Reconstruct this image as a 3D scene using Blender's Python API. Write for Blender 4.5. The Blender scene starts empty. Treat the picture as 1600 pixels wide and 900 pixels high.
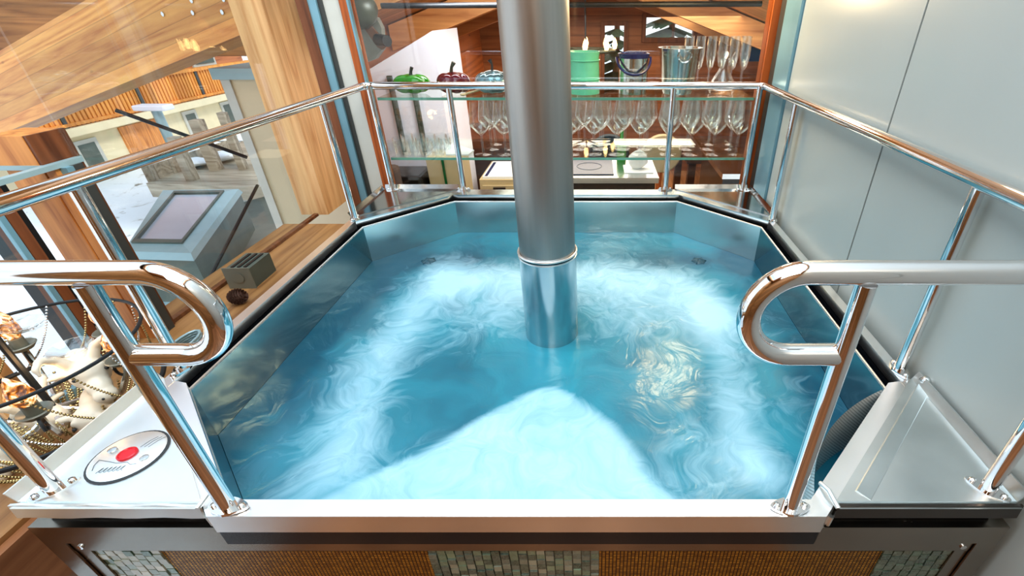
import bpy, bmesh, math, random
from mathutils import Vector, Matrix, noise
random.seed(7)
C = bpy.context.scene
COL = C.collection
PI = math.pi
R = math.radians
# ------------------------------------------------------------------ camera model (metres; tub rim is z = 0)
F = 725.0; CX, CY = 929.0, 450.0; PITCH = R(30.9); H = 0.65
cp, sp = math.cos(PITCH), math.sin(PITCH)
def at(u, v, x=None, y=None, z=None, d=None):
    a = (u - CX) / F; b = (CY - v) / F
    r = Vector((a, cp + sp * b, -sp + cp * b))
    if x is not None: t = x / r.x
    elif y is not None: t = y / r.y
    elif z is not None: t = (z - H) / r.z
    else: t = d
    return Vector((0, 0, H)) + r * t
cam_d = bpy.data.cameras.new('camera'); cam = bpy.data.objects.new('camera', cam_d); COL.objects.link(cam)
cam.location = (0, 0, H); cam.rotation_euler = (PI / 2 - PITCH, 0, 0)
cam_d.sensor_width = 36; cam_d.lens = 36 * F / 1600
cam_d.shift_x = (800 - CX) / 1600; cam_d.shift_y = 0
cam_d.clip_start = 0.02; cam_d.clip_end = 300
C.camera = cam
C.view_settings.view_transform = 'Standard'
C.view_settings.exposure = 0.0
try: C.view_settings.look = 'Medium High Contrast'
except Exception: pass
# ------------------------------------------------------------------ materials
class NT:
    def __init__(s, name):
        s.m = bpy.data.materials.new(name); s.m.use_nodes = True
        s.t = s.m.node_tree; s.t.nodes.clear()
        s.out = s.n('ShaderNodeOutputMaterial')
    def n(s, typ, **kw):
        o = s.t.nodes.new(typ)
        for k, v in kw.items():
            if k.startswith('_'): setattr(o, k[1:], v)
            else:
                kk = int(k[1:]) if k[0] == 'i' and k[1:].isdigit() else k.replace('__', ' ')
                if hasattr(v, 'is_output') or isinstance(v, bpy.types.NodeSocket): s.t.links.new(v, o.inputs[kk])
                else: o.inputs[kk].default_value = v
        return o
    def link(s, a, b): s.t.links.new(a, b)
    def math(s, op, a, b=0.0, c=0.0):
        return s.n('ShaderNodeMath', _operation=op, i0=a, i1=b, i2=c).outputs[0]
    def mix(s, f, a, b, blend='MIX'):
        o = s.n('ShaderNodeMix', _data_type='RGBA', _blend_type=blend)
        for i, v in ((0, f), (6, a), (7, b)):
            if isinstance(v, bpy.types.NodeSocket): s.link(v, o.inputs[i])
            else: o.inputs[i].default_value = v if i == 0 else c4(v)
        return o.outputs[2]
    def ramp(s, f, stops):
        o = s.n('ShaderNodeValToRGB', i0=f); e = o.color_ramp.elements
        while len(e) < len(stops): e.new(0.5)
        for k, (p, c) in enumerate(stops): e[k].position = p; e[k].color = c4(c)
        return o.outputs[0]
    def coord(s, kind='Object', scale=(1, 1, 1)):
        tc = s.n('ShaderNodeTexCoord')
        mp = s.n('ShaderNodeMapping', i0=tc.outputs[kind]); mp.inputs['Scale'].default_value = scale
        return mp.outputs[0]
    def noise(s, vec, scale=5, detail=3, dist=0, rough=.5):
        o = s.n('ShaderNodeTexNoise', Vector=vec, Scale=scale, Detail=detail, Distortion=dist, Roughness=rough)
        return o.outputs['Fac']
    def bump(s, h, strength=.2, dist=.01):
        return s.n('ShaderNodeBump', Height=h, Strength=strength, Distance=dist).outputs[0]
    def pbsdf(s, col, rough=.5, metal=0., **kw):
        p = s.n('ShaderNodeBsdfPrincipled')
        for k, v in (('Base Color', col), ('Roughness', rough), ('Metallic', metal), *[(k.replace('__', ' '), v) for k, v in kw.items()]):
            if isinstance(v, bpy.types.NodeSocket): s.link(v, p.inputs[k])
            elif 'Color' in k: p.inputs[k].default_value = c4(v)
            else: p.inputs[k].default_value = v
        s.link(p.outputs[0], s.out.inputs[0]); return p
def c4(c): return tuple(c) if len(c) == 4 else (*c, 1.0)
def srgb(r, g, b):
    f = lambda x: (x / 255 / 12.92) if x <= 10 else ((x / 255 + .055) / 1.055) ** 2.4
    return (f(r), f(g), f(b))
def plain(name, col, rough=.5, metal=0., var=.12, scale=30, **kw):
    n = NT(name); f = n.noise(n.coord(), scale, 3)
    c = n.mix(f, tuple(x * (1 - var) for x in col), tuple(min(1, x * (1 + var)) for x in col))
    n.pbsdf(c, rough, metal, **kw); return n.m
def steel(name, col=(.72, .72, .72), rough=.1, stretch=(1, 1, 1), rvar=.06, scale=14, cvar=.12, bump=0.0):
    n = NT(name); f = n.noise(n.coord(scale=stretch), scale, 4)
    c = n.mix(f, tuple(x * (1 - cvar) for x in col), tuple(min(1, x * (1 + cvar)) for x in col))
    r = n.math('MULTIPLY_ADD', f, rvar * 2, rough - rvar)
    kw = {}
    if bump: kw['Normal'] = n.bump(f, bump, .004)
    n.pbsdf(c, r, 1.0, **kw); return n.m
def wood(name, light, dark, axis='X', cross='Z', plank=.14, scale=1.0, rough=.45, seam=.35, knots=True, offset=0.):
    n = NT(name)
    st = {'X': (.07, 1, 1), 'Y': (1, .07, 1), 'Z': (1, 1, .07)}[axis]
    tc = n.n('ShaderNodeTexCoord'); sx = n.n('ShaderNodeSeparateXYZ', i0=tc.outputs['Object'])
    cr = n.math('ADD', n.math('DIVIDE', sx.outputs[cross], plank), 50.0 + offset)
    pid = n.math('FLOOR', cr); fr = n.math('FRACT', cr)
    wn = n.n('ShaderNodeTexWhiteNoise', _noise_dimensions='1D', W=pid)
    shift = n.n('ShaderNodeVectorMath', _operation='MULTIPLY_ADD', i0=wn.outputs['Color'], i1=(3., 3., 3.), i2=tc.outputs['Object'])
    mp = n.n('ShaderNodeMapping', i0=shift.outputs[0]); mp.inputs['Scale'].default_value = tuple(k * scale for k in st)
    v = mp.outputs[0]
    w = n.noise(v, 3.2, 2, .7)
    rings = n.math('FRACT', n.math('MULTIPLY', w, 11.0))
    rings = n.math('ABSOLUTE', n.math('SUBTRACT', rings, .5))
    fine = n.noise(v, 60, 4, .3)
    g = n.math('ADD', n.math('MULTIPLY', rings, .75), n.math('MULTIPLY', fine, .62))
    col = n.ramp(g, [(.16, dark), (.40, tuple((a * .55 + b * .45) for a, b in zip(light, dark))), (.72, light)])
    br = n.math('MULTIPLY_ADD', wn.outputs['Value'], .5, .72)
    col = n.mix(1.0, col, n.n('ShaderNodeCombineColor', i0=br, i1=br, i2=br).outputs[0], 'MULTIPLY')
    if knots:
        vo = n.n('ShaderNodeTexVoronoi', Vector=n.n('ShaderNodeVectorMath', _operation='MULTIPLY', i0=shift.outputs[0], i1=tuple(.35 if k < 1 else 1. for k in st)).outputs[0], Scale=4.2)
        kk = n.ramp(vo.outputs['Distance'], [(.015, (1, 1, 1)), (.05, (0, 0, 0))])
        col = n.mix(n.math('MULTIPLY', kk, .75), col, (.05, .018, .008))
    if seam:
        e = n.math('MINIMUM', fr, n.math('SUBTRACT', 1.0, fr))
        sm = n.ramp(e, [(.008, (1, 1, 1)), (.03, (0, 0, 0))])
        col = n.mix(n.math('MULTIPLY', sm, seam), col, (.03, .012, .005))
    n.pbsdf(col, rough, 0., Normal=n.bump(fine, .08, .002)); return n.m
def thin_glass(name, tint=(.97, .99, .98), refl=.05, edge=.5, rough=0.0):
    n = NT(name)
    tr = n.n('ShaderNodeBsdfTransparent'); tr.inputs[0].default_value = c4(tint)
    gl = n.n('ShaderNodeBsdfGlossy'); gl.inputs['Roughness'].default_value = rough; gl.inputs[0].default_value = (1, 1, 1, 1)
    lw = n.n('ShaderNodeLayerWeight', Blend=.5)
    p = n.math('POWER', lw.outputs['Facing'], 3.0)
    f = n.math('MULTIPLY_ADD', p, edge, refl)
    mx = n.n('ShaderNodeMixShader', i0=f, i1=tr.outputs[0], i2=gl.outputs[0])
    n.link(mx.outputs[0], n.out.inputs[0]); return n.m
def emit(name, col, st):
    n = NT(name); f = n.noise(n.coord(), 40, 2)
    e = n.n('ShaderNodeEmission', Strength=n.math('MULTIPLY_ADD', f, st * .6, st * .7)); e.inputs[0].default_value = c4(col)
    n.link(e.outputs[0], n.out.inputs[0]); return n.m

M = {}
M['tube'] = steel('polished_tube_steel', (.80, .80, .81), .05, rvar=.02, cvar=.03)
M['steel'] = steel('satin_steel', (.66, .68, .68), .2, rvar=.07, scale=9)
M['rim'] = steel('bright_rim_steel', (.93, .95, .96), .30, rvar=.08, scale=7, cvar=.06)
M['tray'] = steel('worn_tray_steel', (.84, .89, .90), .40, rvar=.1, scale=9, cvar=.07)
M['tray_grey'] = steel('stained_tray_steel', (.66, .70, .70), .34, rvar=.12, scale=8, cvar=.2)
M['mirror_tray'] = steel('mirror_tray_steel', (.46, .46, .45), .13, rvar=.06, scale=8)  # back trays' dark reflection put into a darker base colour
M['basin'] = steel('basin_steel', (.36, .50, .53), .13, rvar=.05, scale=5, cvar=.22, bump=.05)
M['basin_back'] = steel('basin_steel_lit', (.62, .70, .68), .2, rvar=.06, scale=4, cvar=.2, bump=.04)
M['dark_reflection'] = steel('dark_reflecting_steel', (.13, .115, .105), .2)  # dark reflection on the front right lip put into the colour
M['frame'] = steel('frame_steel', (.34, .31, .27), .24, stretch=(1, 4, 4), rvar=.08, scale=10)
M['flue'] = steel('brushed_flue_steel', (.41, .395, .375), .40, stretch=(3, 3, .12), rvar=.07, scale=16, cvar=.22)
M['sleeve'] = steel('flue_sleeve_steel', (.55, .57, .58), .17, stretch=(3, 3, .15), rvar=.05, scale=14, cvar=.14)
M['dark'] = plain('dark_channel', (.010, .012, .016), .25)
M['black'] = plain('black_coating', (.012, .012, .013), .4)
M['red'] = plain('red_plastic', srgb(200, 30, 45), .3)
M['charcoal'] = plain('charcoal_plastic', (.03, .035, .04), .45)  # charcoal for the gasket, engraving, stems and eye marks
M['mint'] = plain('mint_enamel', srgb(120, 205, 165), .15)
M['green'] = plain('green_glaze', srgb(40, 130, 20), .1)
M['maroon'] = plain('dark_red_glaze', srgb(95, 12, 32), .1)
M['pewter'] = plain('blue_grey_glaze', srgb(105, 140, 150), .14, .5)
M['white'] = plain('reflection_white', (.80, .80, .88), .3, var=.04, scale=3)
M['paper'] = plain('white_paper', (.8, .8, .76), .8, var=.06, scale=60)
M['snow'] = None
M['cream'] = plain('cream_render', srgb(225, 212, 178), .8, scale=4)
M['panel'] = plain('pale_cladding', srgb(205, 190, 160), .5, scale=2.5, var=.15)
M['zinc'] = plain('zinc_flashing', srgb(150, 175, 180), .4, .2, scale=6)
M['zinc_dark'] = plain('dark_zinc', srgb(95, 105, 98), .45, .4, scale=5, var=.3)
M['greywin'] = plain('grey_window_pane', srgb(176, 184, 196), .12, scale=5, var=.06)
M['alu'] = plain('blue_grey_aluminium', srgb(125, 165, 180), .3, .35, scale=8)
M['darkalu'] = plain('dark_grey_aluminium', srgb(70, 72, 70), .4, .2, scale=8)
M['concrete'] = plain('pale_plaster', srgb(196, 196, 188), .8, scale=9)
M['stoneware'] = plain('off_white_porcelain', srgb(222, 216, 200), .35, scale=25, var=.1)
M['bead'] = plain('brass_beads', srgb(178, 158, 112), .25, .8, scale=60, var=.3)
def mk_bulb():
    n = NT('glowing_flame_glass'); f = n.noise(n.coord(), 55, 3, 1.5)
    e = n.n('ShaderNodeEmission', Color=n.ramp(f, [(.38, srgb(150, 84, 44)), (.52, srgb(255, 160, 70)), (.66, srgb(255, 238, 200))]), Strength=n.math('MULTIPLY_ADD', n.math('POWER', f, 2.0), 3.4, .3))
    g = n.n('ShaderNodeBsdfGlossy', Roughness=.05); mx = n.n('ShaderNodeMixShader', i0=.2, i1=e.outputs[0], i2=g.outputs[0]); n.link(mx.outputs[0], n.out.inputs[0]); return n.m
M['bulb'] = mk_bulb()
M['bulb_glass'] = thin_glass('bulb_glass', (1, .93, .82), .12, .5)
M['warm_bulb'] = emit('warm_lamp_glass', (1.0, .62, .25), 7.0)
M['cable'] = plain('reflected_cable_black', (.012, .016, .02), .4)
M['hob'] = plain('blue_black_hob_glass', (.006, .014, .05), .12, Specular__IOR__Level=.12)
M['oven'] = plain('dark_oven', (.02, .018, .016), .2)
M['sofa'] = plain('dark_upholstery', srgb(90, 75, 68), .9, var=.3, scale=50)
M['card'] = plain('pale_beige_board', srgb(190, 170, 130), .7, scale=8)
M['greenedge'] = plain('dark_green_strip', srgb(20, 95, 50), .2)
M['shade'] = plain('grey_lamp_metal', srgb(120, 122, 112), .4, .2, scale=6, var=.2)
M['shade_dark'] = plain('dark_green_grey_metal', srgb(70, 75, 62), .4, .2, scale=6, var=.2)
M['strap'] = plain('brown_leather', srgb(105, 70, 48), .7)
M['darkblue'] = plain('dark_blue_handle', srgb(35, 40, 85), .25)
M['bucket'] = steel('bucket_steel', (.62, .62, .58), .16, stretch=(4, 4, .2), scale=10, cvar=.2)
M['cone'] = plain('pine_cone_brown', srgb(84, 58, 46), .8, var=.4, scale=80)
M['tree'] = plain('dark_conifer', srgb(70, 84, 60), .9, var=.5, scale=20)
M['tile_gold'] = None
M['pane'] = thin_glass('window_pane', (.97, .985, .98), .035, .35)
M['crystal_foot'] = thin_glass('wine_glass_foot', (.95, .97, .97), .012, .35, .03)
M['darkwood'] = wood('dark_kitchen_wood', srgb(92, 64, 48), srgb(54, 36, 28), 'X', 'Y', .5, 1., seam=0, knots=False)
M['shelfglass'] = thin_glass('shelf_glass', (.92, .97, .95), .03, .35)
M['shelfedge'] = plain('green_shelf_edge', srgb(110, 168, 150), .1)
M['crystal'] = thin_glass('clear_wine_glass', (.97, .985, .985), .05, .85, .02)
M['larch'] = wood('golden_larch', srgb(226, 164, 88), srgb(176, 100, 40), 'X', 'Z', .075, 1.0)
M['larch_y'] = wood('golden_larch_post', srgb(222, 178, 126), srgb(184, 128, 76), 'Z', 'Y', .06, 1.5, knots=False, seam=.1)
M['post'] = wood('column_larch', srgb(222, 152, 84), srgb(160, 92, 42), 'Z', 'X', .5, 1.6, seam=0)
M['redwood'] = wood('orange_wood_frame', srgb(178, 96, 44), srgb(120, 55, 20), 'Z', 'X', .5, 1.5, seam=0, knots=False)
M['brownwood'] = wood('brown_wood_frame', srgb(130, 78, 46), srgb(80, 42, 22), 'Z', 'Y', .5, 1.5, seam=0, knots=False)
M['soffit'] = wood('brown_soffit_planks', srgb(176, 122, 70), srgb(112, 66, 32), 'X', 'Z', .30, .8)
M['ceil'] = wood('ceiling_planks', srgb(222, 164, 104), srgb(164, 98, 52), 'X', 'Y', .16, 1.0)
M['chalet'] = wood('chalet_planks', srgb(205, 128, 74), srgb(140, 74, 36), 'Y', 'Z', .3, .6)
M['sill'] = wood('sill_oak', srgb(176, 132, 84), srgb(118, 78, 44), 'Y', 'X', .5, 1.2, seam=0)
M['floor'] = wood('floor_planks', srgb(168, 120, 84), srgb(112, 70, 44), 'Y', 'X', .14, .9)
M['kfloor'] = wood('kitchen_parquet', srgb(196, 152, 110), srgb(150, 104, 70), 'Y', 'X', .2, .8)
M['deckwood'] = wood('weathered_deck', srgb(190, 180, 160), srgb(130, 118, 100), 'X', 'Y', .25, .6, knots=False)
M['picket'] = wood('orange_picket', srgb(232, 160, 74), srgb(190, 112, 44), 'Z', 'Y', .5, 1., seam=0, knots=False)
M['wallwood'] = wood('room_wall_planks', srgb(172, 126, 82), srgb(118, 80, 46), 'X', 'Z', .2, .8)
def mk_snow():
    n = NT('trodden_snow'); v = n.coord()
    f = n.noise(v, 1.3, 6, .4, .65); d = n.noise(v, 3.2, 5, .6, .7)
    c = n.ramp(d, [(.30, srgb(150, 142, 128)), (.36, srgb(215, 216, 212)), (.42, srgb(244, 248, 250))])
    n.pbsdf(c, .7, 0., Normal=n.bump(f, .25, .06)); return n.m
M['snow'] = mk_snow()
def mk_frosted():
    n = NT('frosted_white_panel'); v = n.coord()
    f = n.noise(v, 2.2, 2)
    c = n.mix(f, srgb(164, 172, 171), srgb(182, 188, 184))
    n.pbsdf(c, .34, 0., Specular__IOR__Level=.4, Coat__Weight=.18, Coat__Roughness=.16); return n.m
M['frost'] = mk_frosted()
M['kwall'] = wood('kitchen_wall_planks', srgb(168, 112, 72), srgb(118, 70, 40), 'X', 'Z', .2, .8, knots=False)
def mk_gold():
    n = NT('gold_stick_mosaic'); v = n.coord()
    sw = n.n('ShaderNodeSeparateXYZ', i0=v); vv = n.n('ShaderNodeCombineXYZ', i0=sw.outputs[0], i1=sw.outputs[2], i2=0.0).outputs[0]
    b = n.n('ShaderNodeTexBrick', Vector=vv, Scale=1.0, Mortar__Size=.0011, Mortar__Smooth=.3, Bias=0.0, Brick__Width=.0062, Row__Height=.0052)
    b.offset = 0.0
    b.inputs['Color1'].default_value = c4(srgb(214, 162, 60)); b.inputs['Color2'].default_value = c4(srgb(160, 112, 36)); b.inputs['Mortar'].default_value = c4(srgb(50, 26, 8))
    n.pbsdf(b.outputs[0], .35, .45, Normal=n.bump(n.math('SUBTRACT', 1.0, b.outputs['Fac']), .6, .002)); return n.m
M['tile_gold'] = mk_gold()
def mk_pearl():
    n = NT('pearl_mosaic_tiles')
    at_ = n.n('ShaderNodeAttribute', _attribute_name='tone')
    f = n.noise(n.coord(), 180, 3, 1)
    c = n.mix(f, at_.outputs['Color'], n.mix(.5, at_.outputs['Color'], srgb(160, 190, 170)))
    n.pbsdf(c, .18, .15, Coat__Weight=.6); return n.m
M['pearl'] = mk_pearl()
def mk_water():
    n = NT('churning_pool_water'); v = n.coord()
    a = n.n('ShaderNodeAttribute', _attribute_name='foam_glare').outputs['Fac']  # mask holds foam and the painted sky reflection
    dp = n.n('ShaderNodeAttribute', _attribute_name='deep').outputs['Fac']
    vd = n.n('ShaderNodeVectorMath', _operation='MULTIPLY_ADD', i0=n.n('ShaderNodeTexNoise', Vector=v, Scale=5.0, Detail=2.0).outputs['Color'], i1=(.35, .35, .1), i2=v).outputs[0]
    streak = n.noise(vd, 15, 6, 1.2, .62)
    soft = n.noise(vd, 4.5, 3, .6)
    foam_glare = n.math('ADD', a, n.math('MULTIPLY', n.math('SUBTRACT', streak, .5), .85))
    foam_glare = n.math('ADD', foam_glare, n.math('MULTIPLY', n.math('SUBTRACT', soft, .5), .45))
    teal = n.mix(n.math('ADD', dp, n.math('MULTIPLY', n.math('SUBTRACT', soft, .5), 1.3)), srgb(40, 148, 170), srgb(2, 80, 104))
    c = n.mix(n.ramp(foam_glare, [(.12, (0, 0, 0)), (.50, (.5, .5, .5)), (.98, (1, 1, 1))]), teal, srgb(172, 216, 234))
    h = n.math('ADD', n.math('MULTIPLY', n.noise(vd, 9, 4, 1.), 1.0), n.math('MULTIPLY', n.noise(vd, 32, 3, .5), .22))
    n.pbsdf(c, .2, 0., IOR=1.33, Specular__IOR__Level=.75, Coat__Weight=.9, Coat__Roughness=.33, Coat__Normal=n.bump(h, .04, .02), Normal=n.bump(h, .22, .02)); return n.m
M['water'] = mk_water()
def mk_perf():
    n = NT('perforated_steel'); v = n.n('ShaderNodeTexCoord').outputs['UV']
    s = n.n('ShaderNodeSeparateXYZ', i0=v)
    def cell(o):
        x = n.math('SUBTRACT', n.math('FRACT', n.math('ADD', s.outputs[0], o)), .5); y = n.math('SUBTRACT', n.math('FRACT', n.math('ADD', s.outputs[1], o)), .5)
        return n.math('SQRT', n.math('ADD', n.math('MULTIPLY', x, x), n.math('MULTIPLY', y, y)))
    d = n.math('MINIMUM', cell(0.0), cell(.5))
    k = n.ramp(d, [(.17, (1, 1, 1)), (.22, (0, 0, 0))])
    c = n.mix(k, (.80, .80, .77), (.02, .022, .024))
    n.pbsdf(c, n.math('MULTIPLY_ADD', k, .4, .2), n.math('MULTIPLY', n.math('SUBTRACT', 1.0, k), .2)); return n.m
M['perf'] = mk_perf()
# ------------------------------------------------------------------ mesh helpers
def mat_list(o, m):
    for x in (m if isinstance(m, (list, tuple)) else [m]): o.data.materials.append(x)
def obj(name, bm, m, parent=None, smooth=False):
    bmesh.ops.recalc_face_normals(bm, faces=bm.faces[:])
    me = bpy.data.meshes.new(name); bm.to_mesh(me); bm.free()
    o = bpy.data.objects.new(name, me); COL.objects.link(o); mat_list(o, m)
    if parent is not None:
        o.parent = parent; o.matrix_parent_inverse = Matrix.Translation(parent.location).inverted() if parent.parent is None else Matrix.Identity(4)
    if smooth:
        for p in me.polygons: p.use_smooth = True
        try: me.set_sharp_from_angle(angle=R(40))
        except Exception: pass
    return o
def tag(o, label, cat=None, group=None, kind=None):
    if label: o['label'] = label
    if cat: o['category'] = cat
    if group: o['group'] = group
    if kind: o['kind'] = kind
    return o
def thing(name, label, cat, loc=(0, 0, 0), group=None):
    o = bpy.data.objects.new(name, None); o.empty_display_size = .05; COL.objects.link(o); o.location = loc
    return tag(o, label, cat, group)
def struct(name, bm, m, parent=None, label=None, smooth=False):
    o = obj(name, bm, m, parent, smooth)
    if parent is None: o['kind'] = 'structure'
    return o
def dup(root, loc, label=None, group=None):
    r = root.copy(); COL.objects.link(r); r.location = loc
    if label: r['label'] = label
    if group: r['group'] = group
    for ch in list(root.children):
        k = ch.copy(); COL.objects.link(k); k.parent = r
        for g in ch.children:
            q = g.copy(); COL.objects.link(q); q.parent = k
    return r
def B(): return bmesh.new()
def box(bm, lo, hi, mi=0, bev=0):
    x0, y0, z0 = lo; x1, y1, z1 = hi
    v = [bm.verts.new(p) for p in ((x0, y0, z0), (x1, y0, z0), (x1, y1, z0), (x0, y1, z0), (x0, y0, z1), (x1, y0, z1), (x1, y1, z1), (x0, y1, z1))]
    fs = [bm.faces.new([v[i] for i in q]) for q in ((0, 3, 2, 1), (4, 5, 6, 7), (0, 1, 5, 4), (1, 2, 6, 5), (2, 3, 7, 6), (3, 0, 4, 7))]
    for f in fs: f.material_index = mi
    if bev: bmesh.ops.bevel(bm, geom=list({e for f in fs for e in f.edges}), offset=bev, segments=2, affect='EDGES', profile=.5)
    return bm
def bx(lo, hi, bev=0): return box(B(), lo, hi, 0, bev)
def prism(bm, pts, z0, z1, mi=0):
    a = [bm.verts.new((p[0], p[1], z0)) for p in pts]; b = [bm.verts.new((p[0], p[1], z1)) for p in pts]
    n = len(pts)
    bm.faces.new(a[::-1]).material_index = mi; bm.faces.new(b).material_index = mi
    for i in range(n): bm.faces.new((a[i], a[(i + 1) % n], b[(i + 1) % n], b[i])).material_index = mi
    return bm
def hexa(bm, p, mi=0):   # p: 8 points, bottom loop then top loop
    v = [bm.verts.new(q) for q in p]
    for q in ((0, 3, 2, 1), (4, 5, 6, 7), (0, 1, 5, 4), (1, 2, 6, 5), (2, 3, 7, 6), (3, 0, 4, 7)): bm.faces.new([v[i] for i in q]).material_index = mi
    return bm
def tube(bm, pts, r, seg=12, closed=False, caps=True, mi=0):
    pts = [Vector(p) for p in pts]; n = len(pts); rr = r if isinstance(r, (list, tuple)) else [r] * n
    rings = []; up = None
    for i in range(n):
        if closed: t = pts[(i + 1) % n] - pts[i - 1]
        else: t = pts[min(i + 1, n - 1)] - pts[max(i - 1, 0)]
        if t.length < 1e-9: t = Vector((0, 0, 1))
        t.normalize()
        if up is None:
            up = Vector((0, 0, 1)) if abs(t.z) < .9 else Vector((1, 0, 0))
        up = (up - t * up.dot(t))
        if up.length < 1e-6: up = t.orthogonal()
        up.normalize(); s = t.cross(up)
        rings.append([bm.verts.new(pts[i] + (up * math.cos(2 * PI * k / seg) + s * math.sin(2 * PI * k / seg)) * rr[i]) for k in range(seg)])
    for i in range(n if closed else n - 1):
        a, b = rings[i], rings[(i + 1) % n]
        for k in range(seg): bm.faces.new((a[k], a[(k + 1) % seg], b[(k + 1) % seg], b[k])).material_index = mi
    if caps and not closed: bm.faces.new(rings[0][::-1]).material_index = mi; bm.faces.new(rings[-1]).material_index = mi
    return bm
def lathe(bm, prof, c=(0, 0, 0), seg=24, mi=0, axis=None):
    c = Vector(c); q = Vector((0, 0, 1)).rotation_difference(Vector(axis)).to_matrix() if axis else Matrix.Identity(3)
    rings = []
    for r, z in prof:
        if r < 1e-5: rings.append([bm.verts.new(c + q @ Vector((0, 0, z)))])
        else: rings.append([bm.verts.new(c + q @ Vector((r * math.cos(2 * PI * k / seg), r * math.sin(2 * PI * k / seg), z))) for k in range(seg)])
    for a, b in zip(rings, rings[1:]):
        for k in range(seg):
            k2 = (k + 1) % seg
            if len(a) == 1 and len(b) == 1: break
            f = (a[0], b[k2], b[k]) if len(a) == 1 else ((a[k], a[k2], b[0]) if len(b) == 1 else (a[k], a[k2], b[k2], b[k]))
            bm.faces.new(f).material_index = mi
    return bm
def ball(bm, c, r, seg=12, sc=(1, 1, 1), rot=None, mi=0):
    m = Matrix.Translation(c) @ (rot.to_4x4() if rot else Matrix.Identity(4)) @ Matrix.Diagonal((sc[0] * r, sc[1] * r, sc[2] * r, 1))
    g = bmesh.ops.create_uvsphere(bm, u_segments=seg, v_segments=max(6, seg * 2 // 3), radius=1, matrix=m)
    for v in g['verts']:
        for f in v.link_faces: f.material_index = mi
    return bm
def arc(c, r, a0, a1, n, plane='XZ'):
    o = []
    for i in range(n + 1):
        a = R(a0 + (a1 - a0) * i / n); p, q = r * math.cos(a), r * math.sin(a)
        o.append(Vector(c) + (Vector((p, 0, q)) if plane == 'XZ' else Vector((p, q, 0)) if plane == 'XY' else Vector((0, p, q))))
    return o
def fillet(pts, r, n=6):
    pts = [Vector(p) for p in pts]; out = [pts[0]]
    for a, b, c in zip(pts, pts[1:], pts[2:]):
        u = (a - b).normalized(); w = (c - b).normalized(); ang = u.angle(w); t = min(r / math.tan(ang / 2), (a - b).length * .49, (c - b).length * .49)
        p, q = b + u * t, b + w * t
        for i in range(n + 1):
            k = i / n; out.append(p * (1 - k) ** 2 + b * 2 * k * (1 - k) + q * k * k)
    return out + [pts[-1]]
def remeshed(name, bm, vox, m, parent=None, sm=6):
    o = obj(name, bm, m, parent)
    d = o.modifiers.new('r', 'REMESH'); d.mode = 'VOXEL'; d.voxel_size = vox
    s = o.modifiers.new('s', 'SMOOTH'); s.iterations = sm; s.factor = .5
    dg = bpy.context.evaluated_depsgraph_get(); me = bpy.data.meshes.new_from_object(o.evaluated_get(dg))
    o.modifiers.clear(); old = o.data; o.data = me; bpy.data.meshes.remove(old)
    for p in me.polygons: p.use_smooth = True
    if not me.materials: mat_list(o, m)
    return o
ORD = ['first', 'second', 'third', 'fourth', 'fifth', 'sixth', 'seventh', 'eighth', 'ninth', 'tenth', 'eleventh', 'twelfth']
# ------------------------------------------------------------------ hot tub
X0, X1, Y0, Y1 = -.885, .648, .420, 1.897
WX0, WX1, WY0, WY1, WC = -.831, .597, .450, 1.803, .262
def octo(e, z, sq=None, ef=None):
    """octagon: weir outline grown by e; sq replaces the four straight sides by the outer square"""
    x0, x1, y0, y1 = (WX0 - e, WX1 + e, WY0 - e, WY1 + e) if sq is None else sq
    def dg(cx, cy, sx, sy):   # chamfer line offset: |x-cx|+|y-cy| = k  measured from weir corner
        return (cx, cy, sx, sy)
    P = []
    for (cx, cy, sx, sy, first) in ((WX0, WY0, 1, 1, 'x'), (WX1, WY0, -1, 1, 'y'), (WX1, WY1, -1, -1, 'x'), (WX0, WY1, 1, -1, 'y')):
        ex = x0 if sx > 0 else x1; ey = y0 if sy > 0 else y1
        k = WC - (ef if (ef is not None and sy > 0) else e) * math.sqrt(2)
        # points on line sx(x-cx)+sy(y-cy)=k
        pa = Vector((ex, cy + sy * (k - sx * (ex - cx)), z)); pb = Vector((cx + sx * (k - sy * (ey - cy)), ey, z))
        P += [pa, pb] if first == 'x' else [pb, pa]
    return P
def loft(bm, loops, mis, close_last=False):
    L = [[bm.verts.new(p) for p in l] for l in loops]; n = len(loops[0])
    for a, b, mi in zip(L, L[1:], mis):
        for k in range(n): bm.faces.new((a[k], a[(k + 1) % n], b[(k + 1) % n], b[k])).material_index = mi
    return L
SQ = (X0, X1, Y0, Y1)
tub = thing('hot_tub', 'octagonal stainless steel hot tub sunk in a square steel frame with mosaic front', 'hot tub', (-.12, 1.15, -.95))
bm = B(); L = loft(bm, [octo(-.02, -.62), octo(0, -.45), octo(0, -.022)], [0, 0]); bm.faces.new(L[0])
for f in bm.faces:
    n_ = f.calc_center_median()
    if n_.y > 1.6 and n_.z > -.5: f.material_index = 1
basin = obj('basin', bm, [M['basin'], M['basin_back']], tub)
bm = B(); loft(bm, [octo(0, -.022), octo(.005, -.022)], [0])
lp = octo(.0025, -.020)
tube(bm, lp, .0032, 8, closed=True)
obj('weir_edge', bm, M['rim'], tub, True)
bm = B(); loft(bm, [octo(.005, -.024), octo(.005, -.075), octo(.028, -.075), octo(.028, -.026)], [0, 0, 0]); obj('overflow_channel', bm, M['dark'], tub)
bm = B(); loft(bm, [octo(.028, -.028), octo(.028, 0), octo(.07, 0, SQ, .03), octo(.07, -.04, SQ, .03), octo(.05, -.04, SQ, .029)], [0] * 4)
fo_ = octo(.07, -.0008, SQ, .03); fi_ = octo(.001, -.0008); fd_ = octo(.001, -.03)
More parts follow.
